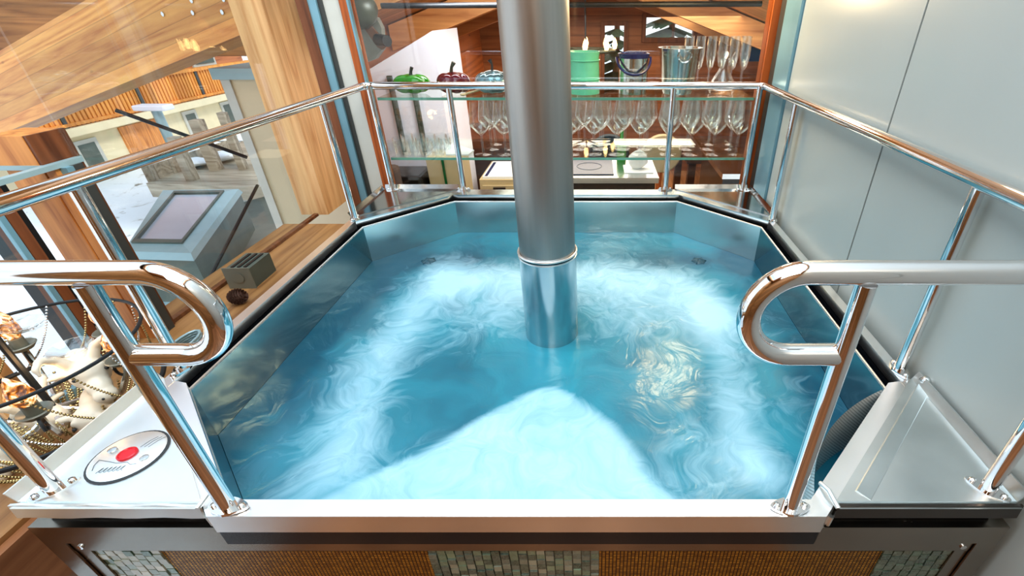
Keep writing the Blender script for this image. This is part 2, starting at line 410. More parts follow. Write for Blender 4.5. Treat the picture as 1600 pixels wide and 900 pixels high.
for k in (0, 1, 2):
    bm.faces.new([bm.verts.new(p) for p in (fo_[k], fo_[k + 1], fi_[k + 1], fi_[k])]); bm.faces.new([bm.verts.new(p) for p in (fi_[k], fi_[k + 1], fd_[k + 1], fd_[k])])
for f in bm.faces:
    if f.calc_center_median().y > 1.5: f.material_index = 1
rim = obj('rim', bm, [M['rim'], M['steel']], tub)
# corner trays -------------------------------------------------------
def tray(cx, cy, px, py, name_label, lipx, lipy, dark_front=False):
    """cx,cy square corner; px: point on the x side line, py: point on the y side line"""
    z = .003
    t = bmesh.new(); prism(t, [(cx, cy), px, py], -.004, z)
    tm = M['mirror_tray'] if cy > 1 else M['tray'] if cx < 0 else M['tray_grey']
    o = obj('corner_tray', t, tm, tub); tag(o, name_label)
    sx = -1 if cx < 0 else 1; sy = -1 if cy < 1 else 1
    l = bmesh.new()
    # side lip (along y) and end lip (along x), both leaning slightly outwards
    def lip(a, b, out, up):
        a = Vector((*a, z - .004)); b = Vector((*b, z - .004)); o_ = Vector(out)
        hexa(l, [a, b, b + o_ * .003, a + o_ * .003, a + o_ * .010 + Vector((0, 0, up)), b + o_ * .010 + Vector((0, 0, up)), b + o_ * .0125 + Vector((0, 0, up)), a + o_ * .0125 + Vector((0, 0, up))])
    lip((cx, cy), py, (sx, 0, 0), lipy)
    lip((cx, cy), px, (0, sy, 0), lipx)
    q = obj('tray_lip', l, tm, o)
    return o
fl = octo(.07, 0, SQ, .03)   # 0: left-front(x side) 1: front-left 2: front-right 3: right-front 4: right-back 5: back-right 6: back-left 7: left-back
YT = .443; tk = YT - Y0
tFL = tray(X0, YT, (fl[1].x - tk, YT), tuple(fl[0][:2]), 'front left triangular steel tray holding the button plate', .004, .022)
tFR = tray(X1, YT, (fl[2].x + tk, YT), tuple(fl[3][:2]), 'front right triangular steel tray, empty and stained', .004, .022)
tBR = tray(X1, Y1, tuple(fl[5][:2]), tuple(fl[4][:2]), 'back right triangular steel tray by the frosted wall', .020, .020)
tBL = tray(X0, Y1, tuple(fl[6][:2]), tuple(fl[7][:2]), 'back left triangular steel tray by the glass corner', .020, .020)
# lip of front right tray along the tub edge (folded up flange)
a, b = fl[2], fl[3]; dn = Vector((1, -1, 0)).normalized()
bm = B(); a2 = a + (b - a) * .17
hexa(bm, [a2 + dn * .012, b + dn * .012, b + dn * .04, a2 + dn * .04, a2 + dn * .016 + Vector((0, 0, .006)), b + dn * .016 + Vector((0, 0, .006)), b + dn * .037 + Vector((0, 0, .004)), a2 + dn * .037 + Vector((0, 0, .004))])
obj('folded_flange', bm, M['tray_grey'], tFR)
bm = B(); ball(bm, (b.x + .016, b.y - .018, .012), .012, 12, (1, 1, .9)); obj('corner_cap', bm, M['steel'], tFR, True)
# front lips hanging below the front trays
for sx, xa, xb in ((0, X0 - .004, fl[1].x - tk + .004), (1, fl[2].x + tk - .002, X1 + .002)):
    bm = B(); n_ = 14
    vs = []
    for i in range(n_ + 1):
        x = xa + (xb - xa) * i / n_; w = .0022 * math.sin(i * 1.3) if sx == 0 else 0
        vs.append([bm.verts.new((x, YT - .010, .006 + w)), bm.verts.new((x, YT - .012, -.021 + w * .6)), bm.verts.new((x, YT - .0095, -.021 + w * .6)), bm.verts.new((x, YT - .006, .006 + w))])
    for p, q in zip(vs, vs[1:]):
        for k in range(4): bm.faces.new((p[k], p[(k + 1) % 4], q[(k + 1) % 4], q[k]))
    bm.faces.new(vs[0]); bm.faces.new(vs[-1])
    o = obj('tray_front_lip', bm, M['tray'] if sx == 0 else M['dark_reflection'], (tFL, tFR)[sx])
    bm = B(); xe = xb if sx == 0 else xa
    tube(bm, [(xe, YT - .012, .004), (xe + (.006 if sx == 0 else -.006), YT + .012, .012), (xe + (.010 if sx == 0 else -.010), YT + .03, .006)], .004, 8); obj('curled_end', bm, M['tray'], (tFL, tFR)[sx], True)
    bm = B(); tube(bm, [(xe + (.002 if sx == 0 else -.002), YT - .008, -.022), (xe + (.004 if sx == 0 else -.004), YT - .009, -.041)], .004, 8); obj('weld_bead', bm, M['tray'], (tFL, tFR)[sx], True)
# dark strips put in as the shade under the front trays
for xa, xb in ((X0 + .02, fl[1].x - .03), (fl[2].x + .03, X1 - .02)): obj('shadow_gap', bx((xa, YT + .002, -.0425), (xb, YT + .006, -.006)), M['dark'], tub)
# front frame ---------------------------------------------------------
FY = .430
bm = B()
box(bm, (X0 - .002, FY, -.087), (X1 + .002, .448, -.044)); obj('top_rail_bar', bm, M['frame'], tub)
for xa, xb in ((X0 - .002, X0 + .032), (X1 - .032, X1 + .002)):
    bm = B(); box(bm, (xa, FY, -.95), (xb, .448, -.087)); obj('frame_post', bm, M['frame'], tub)
bm = B(); box(bm, (X0 + .034, FY + .003, -.113), (X1 - .034, .447, -.0885)); box(bm, (X0 + .034, FY + .004, -.80), (X0 + .054, .447, -.113)); box(bm, (X1 - .054, FY + .004, -.80), (X1 - .034, .447, -.113))
obj('inner_frame', bm, M['frame'], tub)
for x in (X0 + .047, X1 - .047):
    bm = B(); lathe(bm, [(0, 0), (.005, 0), (.005, .002), (0, .003)], (x, FY + .003, -.101), 12, axis=(0, -1, 0)); obj('screw', bm, M['tube'], tub, True)
# side cladding of the tub box
bm = B(); box(bm, (X0, .449, -.95), (X0 + .012, Y1, -.041)); obj('side_panel', bm, M['frame'], tub)
bm = B(); box(bm, (X1 - .012, .449, -.95), (X1, Y1, -.041)); obj('side_panel', bm, M['frame'], tub)
bm = B(); box(bm, (X0, Y1 - .012, -.95), (X1, Y1, -.041)); obj('back_panel', bm, M['frame'], tub)
MX = [X0 + .054, -.724, -.279, .008, .481, X1 - .054]; MZ0, MZ1 = -.80, -.113
for k in range(5):
    xa, xb = MX[k], MX[k + 1]
    if k in (1, 3):
        bm = bx((xa, FY + .009, MZ0), (xb, .447, MZ1)); o = obj('mosaic_panel', bm, M['tile_gold'], tub); tag(o, 'gold mosaic of thin sticks, ' + ('left' if k == 1 else 'right') + ' of the middle pearl field')
    else:
        bm = bmesh.new(); col = bm.loops.layers.color.new('tone'); n_ = max(6, round((xb - xa) / .0152)); w = (xb - xa) / n_; h = .0155
        tones = [srgb(214, 212, 204), srgb(190, 192, 186), srgb(150, 168, 156), srgb(120, 120, 124), srgb(176, 186, 176)] if k < 4 else [srgb(96, 88, 92), srgb(128, 138, 120), srgb(150, 150, 140), srgb(74, 66, 72), srgb(140, 126, 104)]
        if k == 2: tones = [srgb(160, 158, 156), srgb(120, 118, 124), srgb(178, 188, 172), srgb(92, 96, 92), srgb(196, 194, 186)]
        if k == 0: tones = [srgb(224, 218, 210), srgb(208, 204, 196), srgb(196, 198, 190), srgb(140, 158, 142), srgb(216, 212, 206)]
        box(bm, (xa, FY + .013, MZ0), (xb, .447, MZ1)); dark_n = len(bm.faces)
        for i in range(n_):
            for j in range(26):
                z1 = MZ1 - .002 - j * h; hh = h * (1 if (i + j) % 2 == 0 else .62); zt = z1 - (0 if (i + j) % 2 == 0 else .0)
                dz = (i % 2) * .005
                y = FY + .007 + random.uniform(-.0012, .0012)
                box(bm, (xa + i * w + .0009, y, zt - h + .0012 - dz), (xa + (i + 1) * w - .0009, FY + .014, zt - dz - .0004), 0)
        bm.faces.ensure_lookup_table()
        for fi, f in enumerate(bm.faces):
            if fi < 6: c_ = (.02, .02, .02)
            else:
                if (fi - 6) % 6 == 0: cur = random.choice(tones); jit = random.uniform(.8, 1.1)
                c_ = tuple(min(1, q * jit) for q in cur)
            for l_ in f.loops: l_[col] = (*c_, 1)
        o = obj('mosaic_panel', bm, M['pearl'], tub); tag(o, ('left end', '', 'middle', '', 'right end')[k] + ' mosaic field of pearl and grey square tiles')
# skimmer: bulging perforated drum on the front right chamfer
a = octo(0, 0)[2]; b = octo(0, 0)[3]
mid = (a + b) / 2; along = (b - a).normalized(); inn = Vector((-1, 1, 0)).normalized()
bm = B(); uv = bm.loops.layers.uv.new('UVMap'); hl = .165; bulge = .036; n_ = 24; prev = None
for i in range(n_ + 1):
    s = -1 + 2 * i / n_; p = mid + along * (hl * s) + inn * (bulge * (1 - s * s) + .001)
    cur = [bm.verts.new((p.x, p.y, -.006 - .010 * (1 - s * s))), bm.verts.new((p.x, p.y, -.40))]
    if prev:
        f = bm.faces.new((prev[0], cur[0], cur[1], prev[1]))
        for l_, (uu, vv) in zip(f.loops, ((i - 1, 0), (i, 0), (i, 1), (i - 1, 1))): l_[uv].uv = (uu * .0145 / .0075, vv * .39 / .0075)
    prev = cur
obj('skimmer_grille', bm, M['perf'], tub, True)
# button plate on the front left tray
bc = Vector((-.787, .527, .003)); pr = .052
bp = obj('button_plate', lathe(B(), [(0, 0), (pr, 0), (pr, .003), (pr * .93, .0045), (0, .0045)], bc, 40), M['tray'], tub, True); tag(bp, 'round steel plate with a red push button and two screws')
obj('gasket', lathe(B(), [(pr + .0035, -.001), (pr + .0035, .0018), (pr - .002, .0026)], bc, 40), M['charcoal'], bp, True)
rb = obj('red_button', lathe(B(), [(.0142, .004), (.0142, .0075), (.012, .0085), (.0105, .0068), (0, .0072)], bc, 24), M['red'], bp, True)
for k, an in enumerate((165, -12)):
    sc_ = bc + Vector((math.cos(R(an)) * .035, math.sin(R(an)) * .035, 0))
    q = lathe(B(), [(.0065, .004), (.0065, .0062), (.0045, .0066), (0, .0060)], sc_, 14)
    o = obj('screw', q, M['steel'], bp, True)
# engraved marks on the plate: a mountain line and looping script strokes
bm = B()
def P2(px, py): return bc + Vector((px * pr, py * pr, .0047))
tube(bm, [P2(-.72, -.22), P2(-.35, -.28), P2(-.05, -.34), P2(.25, -.30), P2(.4, -.38), P2(.58, -.36)], .00035, 5)
tube(bm, [P2(-.72, -.22), P2(-.70, -.42), P2(-.58, -.62)], .00035, 5)
for i in range(6):
    x = -.38 + i * .12
    tube(bm, [P2(x, -.72 + .02 * i), P2(x + .05, -.56 + .02 * i), P2(x + .08, -.52 + .02 * i), P2(x + .06, -.68 + .02 * i), P2(x + .12, -.70 + .02 * i)], .00035, 5)
for i in range(3):
    x = .16 + i * .13
    tube(bm, [P2(x, .30), P2(x + .10, .56), P2(x + .24, .74)], .00035, 5)
obj('engraving', bm, M['charcoal'], bp)
# submerged suction covers (two dark round grilles under the back chamfers)
# ------------------------------------------------------------------ water
WZ = -.155
bm = B(); nx = 210
bmesh.ops.create_grid(bm, x_segments=nx, y_segments=nx, size=.78, matrix=Matrix.Translation((-.117, 1.139, WZ)))
oc = octo(-.0005, WZ)
for i in range(8):
    p, q = oc[i], oc[(i + 1) % 8]; d = q - p; nrm = Vector((d.y, -d.x, 0)).normalized()
    if nrm.dot(Vector((-.117, 1.139, WZ)) - p) > 0: nrm = -nrm
    bmesh.ops.bisect_plane(bm, geom=bm.verts[:] + bm.edges[:] + bm.faces[:], plane_co=p, plane_no=nrm, clear_outer=True)
for v in bm.verts:
    x, y = v.co.x, v.co.y
    v.co.z += .0018 * (noise.noise(Vector((x * 9, y * 9, 0))) + .5 * noise.noise(Vector((x * 22, y * 22, 3))))
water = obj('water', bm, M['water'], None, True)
tag(water, 'churning turquoise whirlpool water with white froth and painted sky glare filling the steel tub', 'water', kind='stuff')
def segd(p, a, b):
    ap = p - a; ab = b - a; t = max(0, min(1, ap.dot(ab) / ab.dot(ab))); return (ap - ab * t).length
def pathfoam(p, pts, w, s):
    d = min(segd(p, Vector(a), Vector(b)) for a, b in zip(pts, pts[1:])); return s * math.exp(-(d / w) ** 2)
def sm(e0, e1, x): t = max(0, min(1, (x - e0) / (e1 - e0))); return t * t * (3 - 2 * t)
me = water.data; fo = me.attributes.new('foam_glare', 'FLOAT', 'POINT'); de = me.attributes.new('deep', 'FLOAT', 'POINT')
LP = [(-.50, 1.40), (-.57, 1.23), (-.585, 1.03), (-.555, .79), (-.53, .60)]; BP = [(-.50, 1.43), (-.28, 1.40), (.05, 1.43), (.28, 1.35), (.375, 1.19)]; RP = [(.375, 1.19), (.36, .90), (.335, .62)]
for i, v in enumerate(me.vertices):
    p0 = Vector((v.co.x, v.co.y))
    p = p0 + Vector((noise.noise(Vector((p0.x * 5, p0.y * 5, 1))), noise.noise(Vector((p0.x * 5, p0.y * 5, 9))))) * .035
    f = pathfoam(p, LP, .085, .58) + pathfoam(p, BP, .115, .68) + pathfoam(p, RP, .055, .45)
    # foam and sky reflection painted as one pale field at the near side, narrowing to a blunt point behind the pipe's foot
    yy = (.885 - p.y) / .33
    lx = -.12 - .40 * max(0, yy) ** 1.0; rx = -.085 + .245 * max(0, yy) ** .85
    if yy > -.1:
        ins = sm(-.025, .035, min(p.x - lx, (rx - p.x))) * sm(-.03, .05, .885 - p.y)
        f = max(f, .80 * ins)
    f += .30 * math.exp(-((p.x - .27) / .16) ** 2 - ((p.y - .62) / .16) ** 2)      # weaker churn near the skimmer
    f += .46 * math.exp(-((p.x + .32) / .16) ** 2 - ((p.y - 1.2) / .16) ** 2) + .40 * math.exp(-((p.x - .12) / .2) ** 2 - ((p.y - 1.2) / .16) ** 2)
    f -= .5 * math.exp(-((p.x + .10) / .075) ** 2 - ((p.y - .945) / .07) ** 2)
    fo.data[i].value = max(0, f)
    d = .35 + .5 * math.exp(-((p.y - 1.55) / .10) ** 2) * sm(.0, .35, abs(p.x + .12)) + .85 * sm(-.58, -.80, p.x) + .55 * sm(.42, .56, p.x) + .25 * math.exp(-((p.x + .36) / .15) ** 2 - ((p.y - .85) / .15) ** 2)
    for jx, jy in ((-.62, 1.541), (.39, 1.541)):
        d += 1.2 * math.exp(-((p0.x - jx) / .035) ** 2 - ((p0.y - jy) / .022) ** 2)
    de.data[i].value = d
# suction grilles just breaking the surface blur
for k, (jx, jy, nm) in enumerate(((-.62, 1.541, 'dark submerged suction cover at the back left of the basin'), (.39, 1.541, 'dark submerged suction cover at the back right of the basin'))):
    bm = B(); lathe(bm, [(0, .010), (.012, .009), (.024, .004), (.030, -.006)], (jx, jy, WZ - .002), 20)
    for a_ in range(6): tube(bm, [(jx, jy, WZ + .008), (jx + .027 * math.cos(a_ * PI / 3), jy + .027 * math.sin(a_ * PI / 3), WZ + .001)], .0025, 6)
    o = obj('suction_cover', bm, plain('suction_grey%d' % k, srgb(40, 78, 92), .4, var=.4, scale=90), tub, True); tag(o, nm)
# ------------------------------------------------------------------ steel pipe rising from the water
px_, py_ = -.1235, 1.095
pipe = thing('steel_flue_pipe', 'thick brushed steel pipe rising straight out of the middle of the water', 'pipe', (px_, py_, -.5))
obj('upper_tube', lathe(B(), [(.0725, .112), (.0725, 1.95), (0, 1.95)], (px_, py_, 0), 64), M['flue'], pipe, True)
obj('lower_sleeve', lathe(B(), [(0, -.5), (.0755, -.5), (.0755, .104), (.0725, .104)], (px_, py_, 0), 64), M['sleeve'], pipe, True)
bm = B(); pts = [Vector((px_ + .0758 * math.cos(a_ * PI / 36), py_ + .0758 * math.sin(a_ * PI / 36), .111)) for a_ in range(72)]
tube(bm, pts, .0032, 8, closed=True); pts = [p - Vector((0, 0, .010)) for p in pts]; tube(bm, pts, .0018, 8, closed=True)
obj('weld_ring', bm, M['rim'], pipe, True)
# ------------------------------------------------------------------ handrail
RZ = .406; RR = .0138; PR = .0112
rail = thing('handrail', 'polished stainless steel handrail around the tub with two curled open ends', 'handrail', (-.12, 1.15, 0))
lc = (-.492, .44, RZ - .0565); rc = (.2335, .44, RZ - .0565); rr_ = .0565
path = [Vector((-.552, .44, RZ - .113))] + arc(lc, rr_, 270, 450, 22) + [Vector((-.62, .44, RZ))]
mainp = fillet([(-.62, .44, RZ), (-.866, .44, RZ), (-.868, 1.893, RZ), (.640, 1.893, RZ), (.640, .44, RZ), (.36, .44, RZ)], .035, 7)
path += mainp[1:-1] + [Vector((.36, .44, RZ))] + arc(rc, rr_, 90, 270, 22) + [Vector((.2935, .44, RZ - .113))]
bm = B(); tube(bm, path, RR, 20); obj('top_rail', bm, M['tube'], rail, True)
posts = [(-.556, .434, RZ - .012), (.297, .434, RZ - .012), (-.850, .464, RZ), (.618, .464, RZ), (-.868, .752, RZ), (-.868, 1.572, RZ), (.640, .748, RZ), (.640, 1.560, RZ), (-.845, 1.880, RZ), (-.552, 1.893, RZ), (.298, 1.893, RZ), (.622, 1.880, RZ)]
for (x, y, z) in posts:
    bm = B(); tube(bm, [(x, y, .004), (x, y + (0 if y > .44 else .003), z)], PR, 18); p = obj('post', bm, M['tube'], rail, True)
    bm = B(); ang = 0 if abs(y - .434) < .01 or y > 1.8 else PI / 2
    if y == .464: ang = PI / 4 * (1 if x < 0 else 3)
    pl = []
    for k in range(28):
        t = 2 * PI * k / 28; ex = .030 * math.cos(t); ey = .0155 * math.sin(t) * (1 - .35 * abs(math.cos(t)))
        pl.append((x + ex * math.cos(ang) - ey * math.sin(ang), y + ex * math.sin(ang) + ey * math.cos(ang)))
    prism(bm, pl, .0005, .0055)
    fpl = obj('flange_plate', bm, M['tube'], p)
    for s in (-1, 1):
        q = lathe(B(), [(0, .005), (.0048, .005), (.0048, .0085), (.003, .010), (.0024, .0075), (0, .0075)], (x + s * .021 * math.cos(ang), y + s * .021 * math.sin(ang), 0), 12)
        obj('bolt', q, M['steel'], fpl, True) if False else obj('bolt', q, M['steel'], p, True)
# ------------------------------------------------------------------ room setting
FZ = -.95
struct('floor', bx((-1.1, -1.7, FZ - .1), (.66, .42, FZ)), M['floor'])
struct('wall_front', bx((-1.45, -1.75, -2.4), (.9, -1.65, 2.1)), M['wallwood'])
bm = B()
for lo, hi in (((-1.45, -1.75, 2.0), (.9, -.8, 2.1)), ((-1.45, 1.8, 2.0), (.9, 2.05, 2.1)), ((-1.45, -.8, 2.0), (-1.2, 1.8, 2.1)), ((.62, -.8, 2.0), (.9, 1.8, 2.1))): box(bm, lo, hi)
struct('ceiling', bm, M['ceil'])
# right: frosted white panels
WXR = .668
ys = [1.728, 1.092, -.1, -1.65]
wr = struct('wall_right', bx((WXR + .012, -1.65, -2.4), (WXR + .09, 2.0, 2.1)), M['concrete'])
for k in range(3):
    o = obj('frosted_panel', bx((WXR, ys[k + 1] + .003, -1.2), (WXR + .010, ys[k] - .003, 2.0)), M['frost'], wr)
bm = B()
for y in ys[1:3]: box(bm, (WXR + .003, y - .0035, -1.2), (WXR + .011, y + .0035, 2.0))
obj('panel_joint', bm, M['darkalu'], wr)
t2 = struct('trim_2', bx((WXR - .010, 1.73, -.30), (WXR + .012, 1.865, 2.0)), M['alu'])
struct('trim_3', bx((WXR - .004, 1.868, -.30), (WXR + .012, 1.93, 2.0)), M['darkalu'])
# back wall: window frame to the kitchen
YB = 1.95
bw = struct('wall_back', bx((.680, YB, -.95), (.76, YB + .10, 2.0)), M['concrete'])
obj('left_pier', bx((-.972, YB, -.95), (-.915, YB + .10, 2.0)), M['concrete'], bw)
obj('upper_wall', bx((-.972, YB + .02, .95), (.72, YB + .12, 2.0)), M['wallwood'], bw)
obj('lower_wall', bx((-.972, YB, -.95), (.72, YB + .10, -.13)), M['concrete'], bw)
w1 = struct('window_1', bx((-.913, YB - .006, -.13), (-.885, YB + .06, .95)), M['redwood'])
obj('frame_side', bx((.642, YB - .006, -.13), (.678, YB + .06, .95)), M['redwood'], w1)
obj('frame_bottom', bx((-.885, YB - .006, -.13), (.642, YB + .06, -.06)), M['redwood'], w1)
obj('gasket', bx((-.885, YB - .008, -.06), (-.878, YB + .012, .95)), M['alu'], w1)
obj('glass_pane', bx((-.878, YB + .008, -.06), (.642, YB + .014, .95)), M['pane'], w1)
# left facade: posts and panes
XF = -1.32; SZ = -.20; FTOP = .315
sill = struct('trim_1', bx((XF - .12, -.2, SZ - .09), (-1.115, 2.0, SZ)), M['sill'])
obj('sill_front', bx((-1.115, .2, SZ - .16), (-1.095, 2.0, SZ - .012)), M['floor'], sill)
obj('inner_sill', bx((-1.095, .80, SZ - .05), (-.89, 2.0, SZ - .002)), M['sill'], sill)
corner = struct('trim_4', bx((-1.02, YB - .015, -.3), (-.990, YB + .07, 2.0)), M['alu'])
struct('trim_5', bx((-.990, YB - .005, -.3), (-.972, YB + .07, 2.0)), M['darkalu'])
struct('trim_6', bx((-1.06, YB - .02, -.3), (-1.02, YB + .07, 2.0)), M['brownwood'])
pa, pb = at(408, 0, x=XF + .03), at(486, 0, x=XF + .03)
struct('trim_7', bx((XF - .10, pa.y, SZ), (XF + .03, pb.y + .05, 2.0)), M['larch_y'])
w2 = struct('window_2', bx((XF - .03, 1.126, SZ), (XF - .006, 1.138, FTOP)), M['post'])
obj('facade_mullion', bx((XF - .03, 1.138, SZ), (XF + .012, 1.156, FTOP)), M['alu'], w2)
obj('facade_mullion', bx((XF - .03, 1.158, SZ), (XF + .006, 1.186, FTOP)), M['darkalu'], w2)
obj('inner_bead', bx((XF - .05, 1.188, SZ), (XF - .004, 1.20, FTOP)), M['brownwood'], w2)
obj('bottom_bead', bx((XF - .03, 1.188, SZ), (XF - .01, 2.1, SZ + .012)), M['brownwood'], w2)
obj('glass_pane', bx((XF - .014, 1.19, SZ), (XF - .008, 2.12, 2.0)), M['pane'], w2)
w3 = struct('window_3', bx((XF - .016, .966, SZ), (XF - .006, .978, FTOP)), M['alu'])
obj('facade_mullion', bx((XF - .05, .980, SZ), (XF - .006, 1.004, FTOP)), M['brownwood'], w3)
obj('head_strip', bx((XF - .02, .6, FTOP), (XF, 1.2, FTOP + .012)), M['zinc'], w3)
obj('shadow_strip', bx((XF - .12, 1.006, SZ), (XF - .05, 1.05, FTOP)), M['black'], w3)  # black strip put in for the shadow in the gap by the column
obj('facade_mullion', bx((XF - .06, .74, SZ), (XF + .01, .80, FTOP)), M['larch_y'], w3)
obj('bottom_bead', bx((XF - .03, -.2, SZ), (XF - .01, .98, SZ + .02)), M['alu'], w3)
obj('glass_pane', bx((XF - .014, -.2, SZ + .01), (XF - .008, .965, 2.0)), M['pane'], w3)
# below the sill: lower storey glazing
wl = struct('wall_left', bx((XF - .10, -1.65, 2.0), (XF + .04, 2.6, 2.12)), M['wallwood'])
obj('lower_wall', bx((XF - .08, .56, -2.4), (XF + .02, 2.0, SZ - .09)), M['wallwood'], wl)
obj('rear_wall', bx((XF - .08, -1.65, -2.4), (XF + .02, -.2, 2.0)), M['wallwood'], wl)
w4 = struct('window_4', bx((XF - .05, .44, -2.4), (XF + .03, .56, SZ - .09)), M['darkalu'])
obj('glass_pane', bx((XF - .014, -.2, -2.4), (XF - .008, .44, SZ - .09)), M['pane'], w4)
struct('floor_2', bx((-1.4, -1.7, -2.45), (-.9, 2.0, -2.40)), M['floor'])

# ------------------------------------------------------------------ outdoors
GZ = -1.95
bm = B(); bmesh.ops.create_grid(bm, x_segments=120, y_segments=120, size=14, matrix=Matrix.Translation((-15.5, 8, GZ)))
for v in bm.verts: v.co.z += .10 * noise.noise(Vector((v.co.x * .8, v.co.y * .8, 0))) + .05 * noise.noise(Vector((v.co.x * 2.5, v.co.y * 2.5, 4)))
tag(obj('snow_ground', bm, M['snow'], None, True), 'trodden snow with muddy patches on the ground outside the left window', 'snow', kind='stuff')
# column and rafter
P0 = Vector((-3.64, 3.26, .055)); dv = Vector((.917, -.32, .237)).normalized()
hd = Vector((dv.x, dv.y, 0)).normalized(); back = Vector((-hd.y, hd.x, 0)) * -1
if back.y < 0: back = -back
S0 = P0 - dv * 1.9; S1 = P0 + dv * 2.16; up = Vector((0, 0, .50)); thk = back * .16
bm = B()
rl = (S1 - S0).length
hexa(bm, [(0, 0, 0), (rl, 0, 0), (rl, .18, 0), (0, .18, 0), (0, 0, .40), (rl, 0, .40), (rl, .18, .40), (0, .18, .40)])
beam = obj('roof_beam', bm, M['larch'])
xa = dv; ya = back.normalized(); za = xa.cross(ya).normalized()
beam.matrix_world = Matrix.Translation(S0) @ Matrix((xa, ya, za)).transposed().to_4x4()
tag(beam, 'large golden glued-laminated roof beam sloping across the upper left corner outside the glass', 'beam')
bm = B()
for i, (u, v) in enumerate(((255, 22), (302, 20), (348, 19), (395, 18), (300, 1), (350, -1))):
    # bolts on the beam's front face
    o_ = Vector((0, 0, H)); d_ = (at(u, v, d=1) - o_); nn = -ya
    t = (S0 - o_).dot(nn) / d_.dot(nn); hit = o_ + d_ * t
    loc = beam.matrix_world.inverted() @ hit
    lathe(bm, [(0, .0), (.011, 0), (.011, .005), (.006, .008), (0, .008)], loc, 12, axis=(0, -1, 0))
    if i < 6:
        q = obj('bolt', bm, M['steel'], None, True); q.parent = beam; bm = B()
bm.free()
c0 = Vector((-1.355, 1.125, 0)); cw = .088
col_ = thing('timber_column', 'stout square larch column with a side-shaded cap under the big sloping roof beam', 'column', (c0.x - cw / 2, c0.y + cw / 2, GZ))
obj('shaft', bx((c0.x - cw, c0.y, GZ), (c0.x, c0.y + cw, .315)), M['post'], col_)
obj('capital', bx((c0.x - cw - .004, c0.y - .004, .326), (c0.x + .004, c0.y + cw + .004, .395)), M['post'], col_)
obj('capital_shade', bx((c0.x + .004, c0.y - .002, .326), (c0.x + .012, c0.y + cw + .004, .395)), M['brownwood'], col_)  # thin browner sheets paint the shade on the column's right side
obj('shadowed_side', bx((c0.x, c0.y + .004, GZ), (c0.x + .003, c0.y + cw, .315)), M['redwood'], col_)
obj('cap_band', bx((c0.x - cw - .012, c0.y - .008, .315), (c0.x + .010, c0.y + cw + .01, .326)), M['zinc'], col_)
sof = struct('ceiling_2', bx((-9, 4.6, .30), (-1.42, 4.7, 4.0)), M['soffit'])
# cream clad wall panel beyond the corner post, partly standing in for a reflection
YP = 3.0
tl = at(341, 112, y=YP); 
cp_ = thing('clad_panel_and_reflection', 'tall pale panel clad in smooth beige sheet, partly standing in for a reflection, behind the wooden corner post', 'chimney', (-1.9, YP, GZ))
obj('shaft', bx((tl.x + .02, YP, GZ), (-1.42, YP + .4, tl.z - .03)), M['panel'], cp_)
obj('edge_trim', bx((tl.x, YP - .012, GZ), (tl.x + .055, YP + .02, tl.z - .03)), M['concrete'], cp_)
obj('cap', bx((tl.x - .03, YP - .03, tl.z - .04), (-1.41, YP + .42, tl.z + .02)), M['zinc'], cp_)
# roof window on a neighbouring low roof
zq = -1.0
q = [at(u, v, z=zq) for u, v in ((195, 396), (300, 399), (374, 298), (256, 300))]
def inset(q, f): c = sum(q, Vector()) / 4; return [c + (p - c) * f for p in q]
rw = thing('roof_window', 'grey metal-clad roof window box standing in the snow outside', 'roof window', tuple(q[0]))
bm = B(); d = Vector((.10, -.12, -.42)); qo = [p.copy() for p in q]
hexa(bm, [p + Vector((0, 0, -.45)) for p in qo] + [p - Vector((0, 0, .03)) for p in qo]); obj('curb', bm, M['zinc_dark'], rw)
bm = B(); q1 = inset(q, 1.05); q2 = [at(u, v, z=zq + .02) for u, v in ((208, 384), (287, 385), (352, 302), (274, 303))]
V1 = [bm.verts.new(p - Vector((0, 0, .03))) for p in q1]; V2 = [bm.verts.new(p + Vector((0, 0, .02))) for p in q]; V3 = [bm.verts.new(p + Vector((0, 0, .02))) for p in q2]; V4 = [bm.verts.new(p - Vector((0, 0, .02))) for p in q2]
for A, D in ((V1, V2), (V2, V3), (V3, V4)):
    for k in range(4): bm.faces.new((A[k], A[(k + 1) % 4], D[(k + 1) % 4], D[k]))
obj('flashing', bm, M['zinc'], rw)
bm = B(); i1 = inset(q2, 1.0); i2 = inset(q2, .90)
A = [bm.verts.new(p + Vector((0, 0, .035))) for p in i1]; D = [bm.verts.new(p + Vector((0, 0, .035))) for p in i2]; E_ = [bm.verts.new(p) for p in i2]; A0 = [bm.verts.new(p - Vector((0, 0, .01))) for p in i1]
for S_, T_ in ((A0, A), (A, D), (D, E_)):
    for k in range(4): bm.faces.new((S_[k], S_[(k + 1) % 4], T_[(k + 1) % 4], T_[k]))
obj('sash', bm, M['zinc_dark'], rw)
bm = B(); bm.faces.new([bm.verts.new(p + Vector((0, 0, .012))) for p in i2]); obj('pane', bm, M['greywin'], rw)
# flat zinc sheet and slab in front of the roof window
bm = B(); qq = [at(u, v, z=-1.5) for u, v in ((180, 440), (330, 440), (312, 402), (200, 398))]; hexa(bm, [p - Vector((0, 0, .3)) for p in qq] + qq)
tag(obj('zinc_sheet', bm, M['zinc']), 'flat zinc roof sheet in front of the roof window box', 'roof sheet')
bm = B(); qq = [at(u, v, z=-1.6) for u, v in ((335, 445), (480, 445), (440, 300), (372, 318))]; hexa(bm, [p - Vector((0, 0, .25)) for p in qq] + qq)
tag(obj('stone_slab', bm, M['zinc_dark']), 'grey stone slab with snow patches right of the roof window', 'slab')
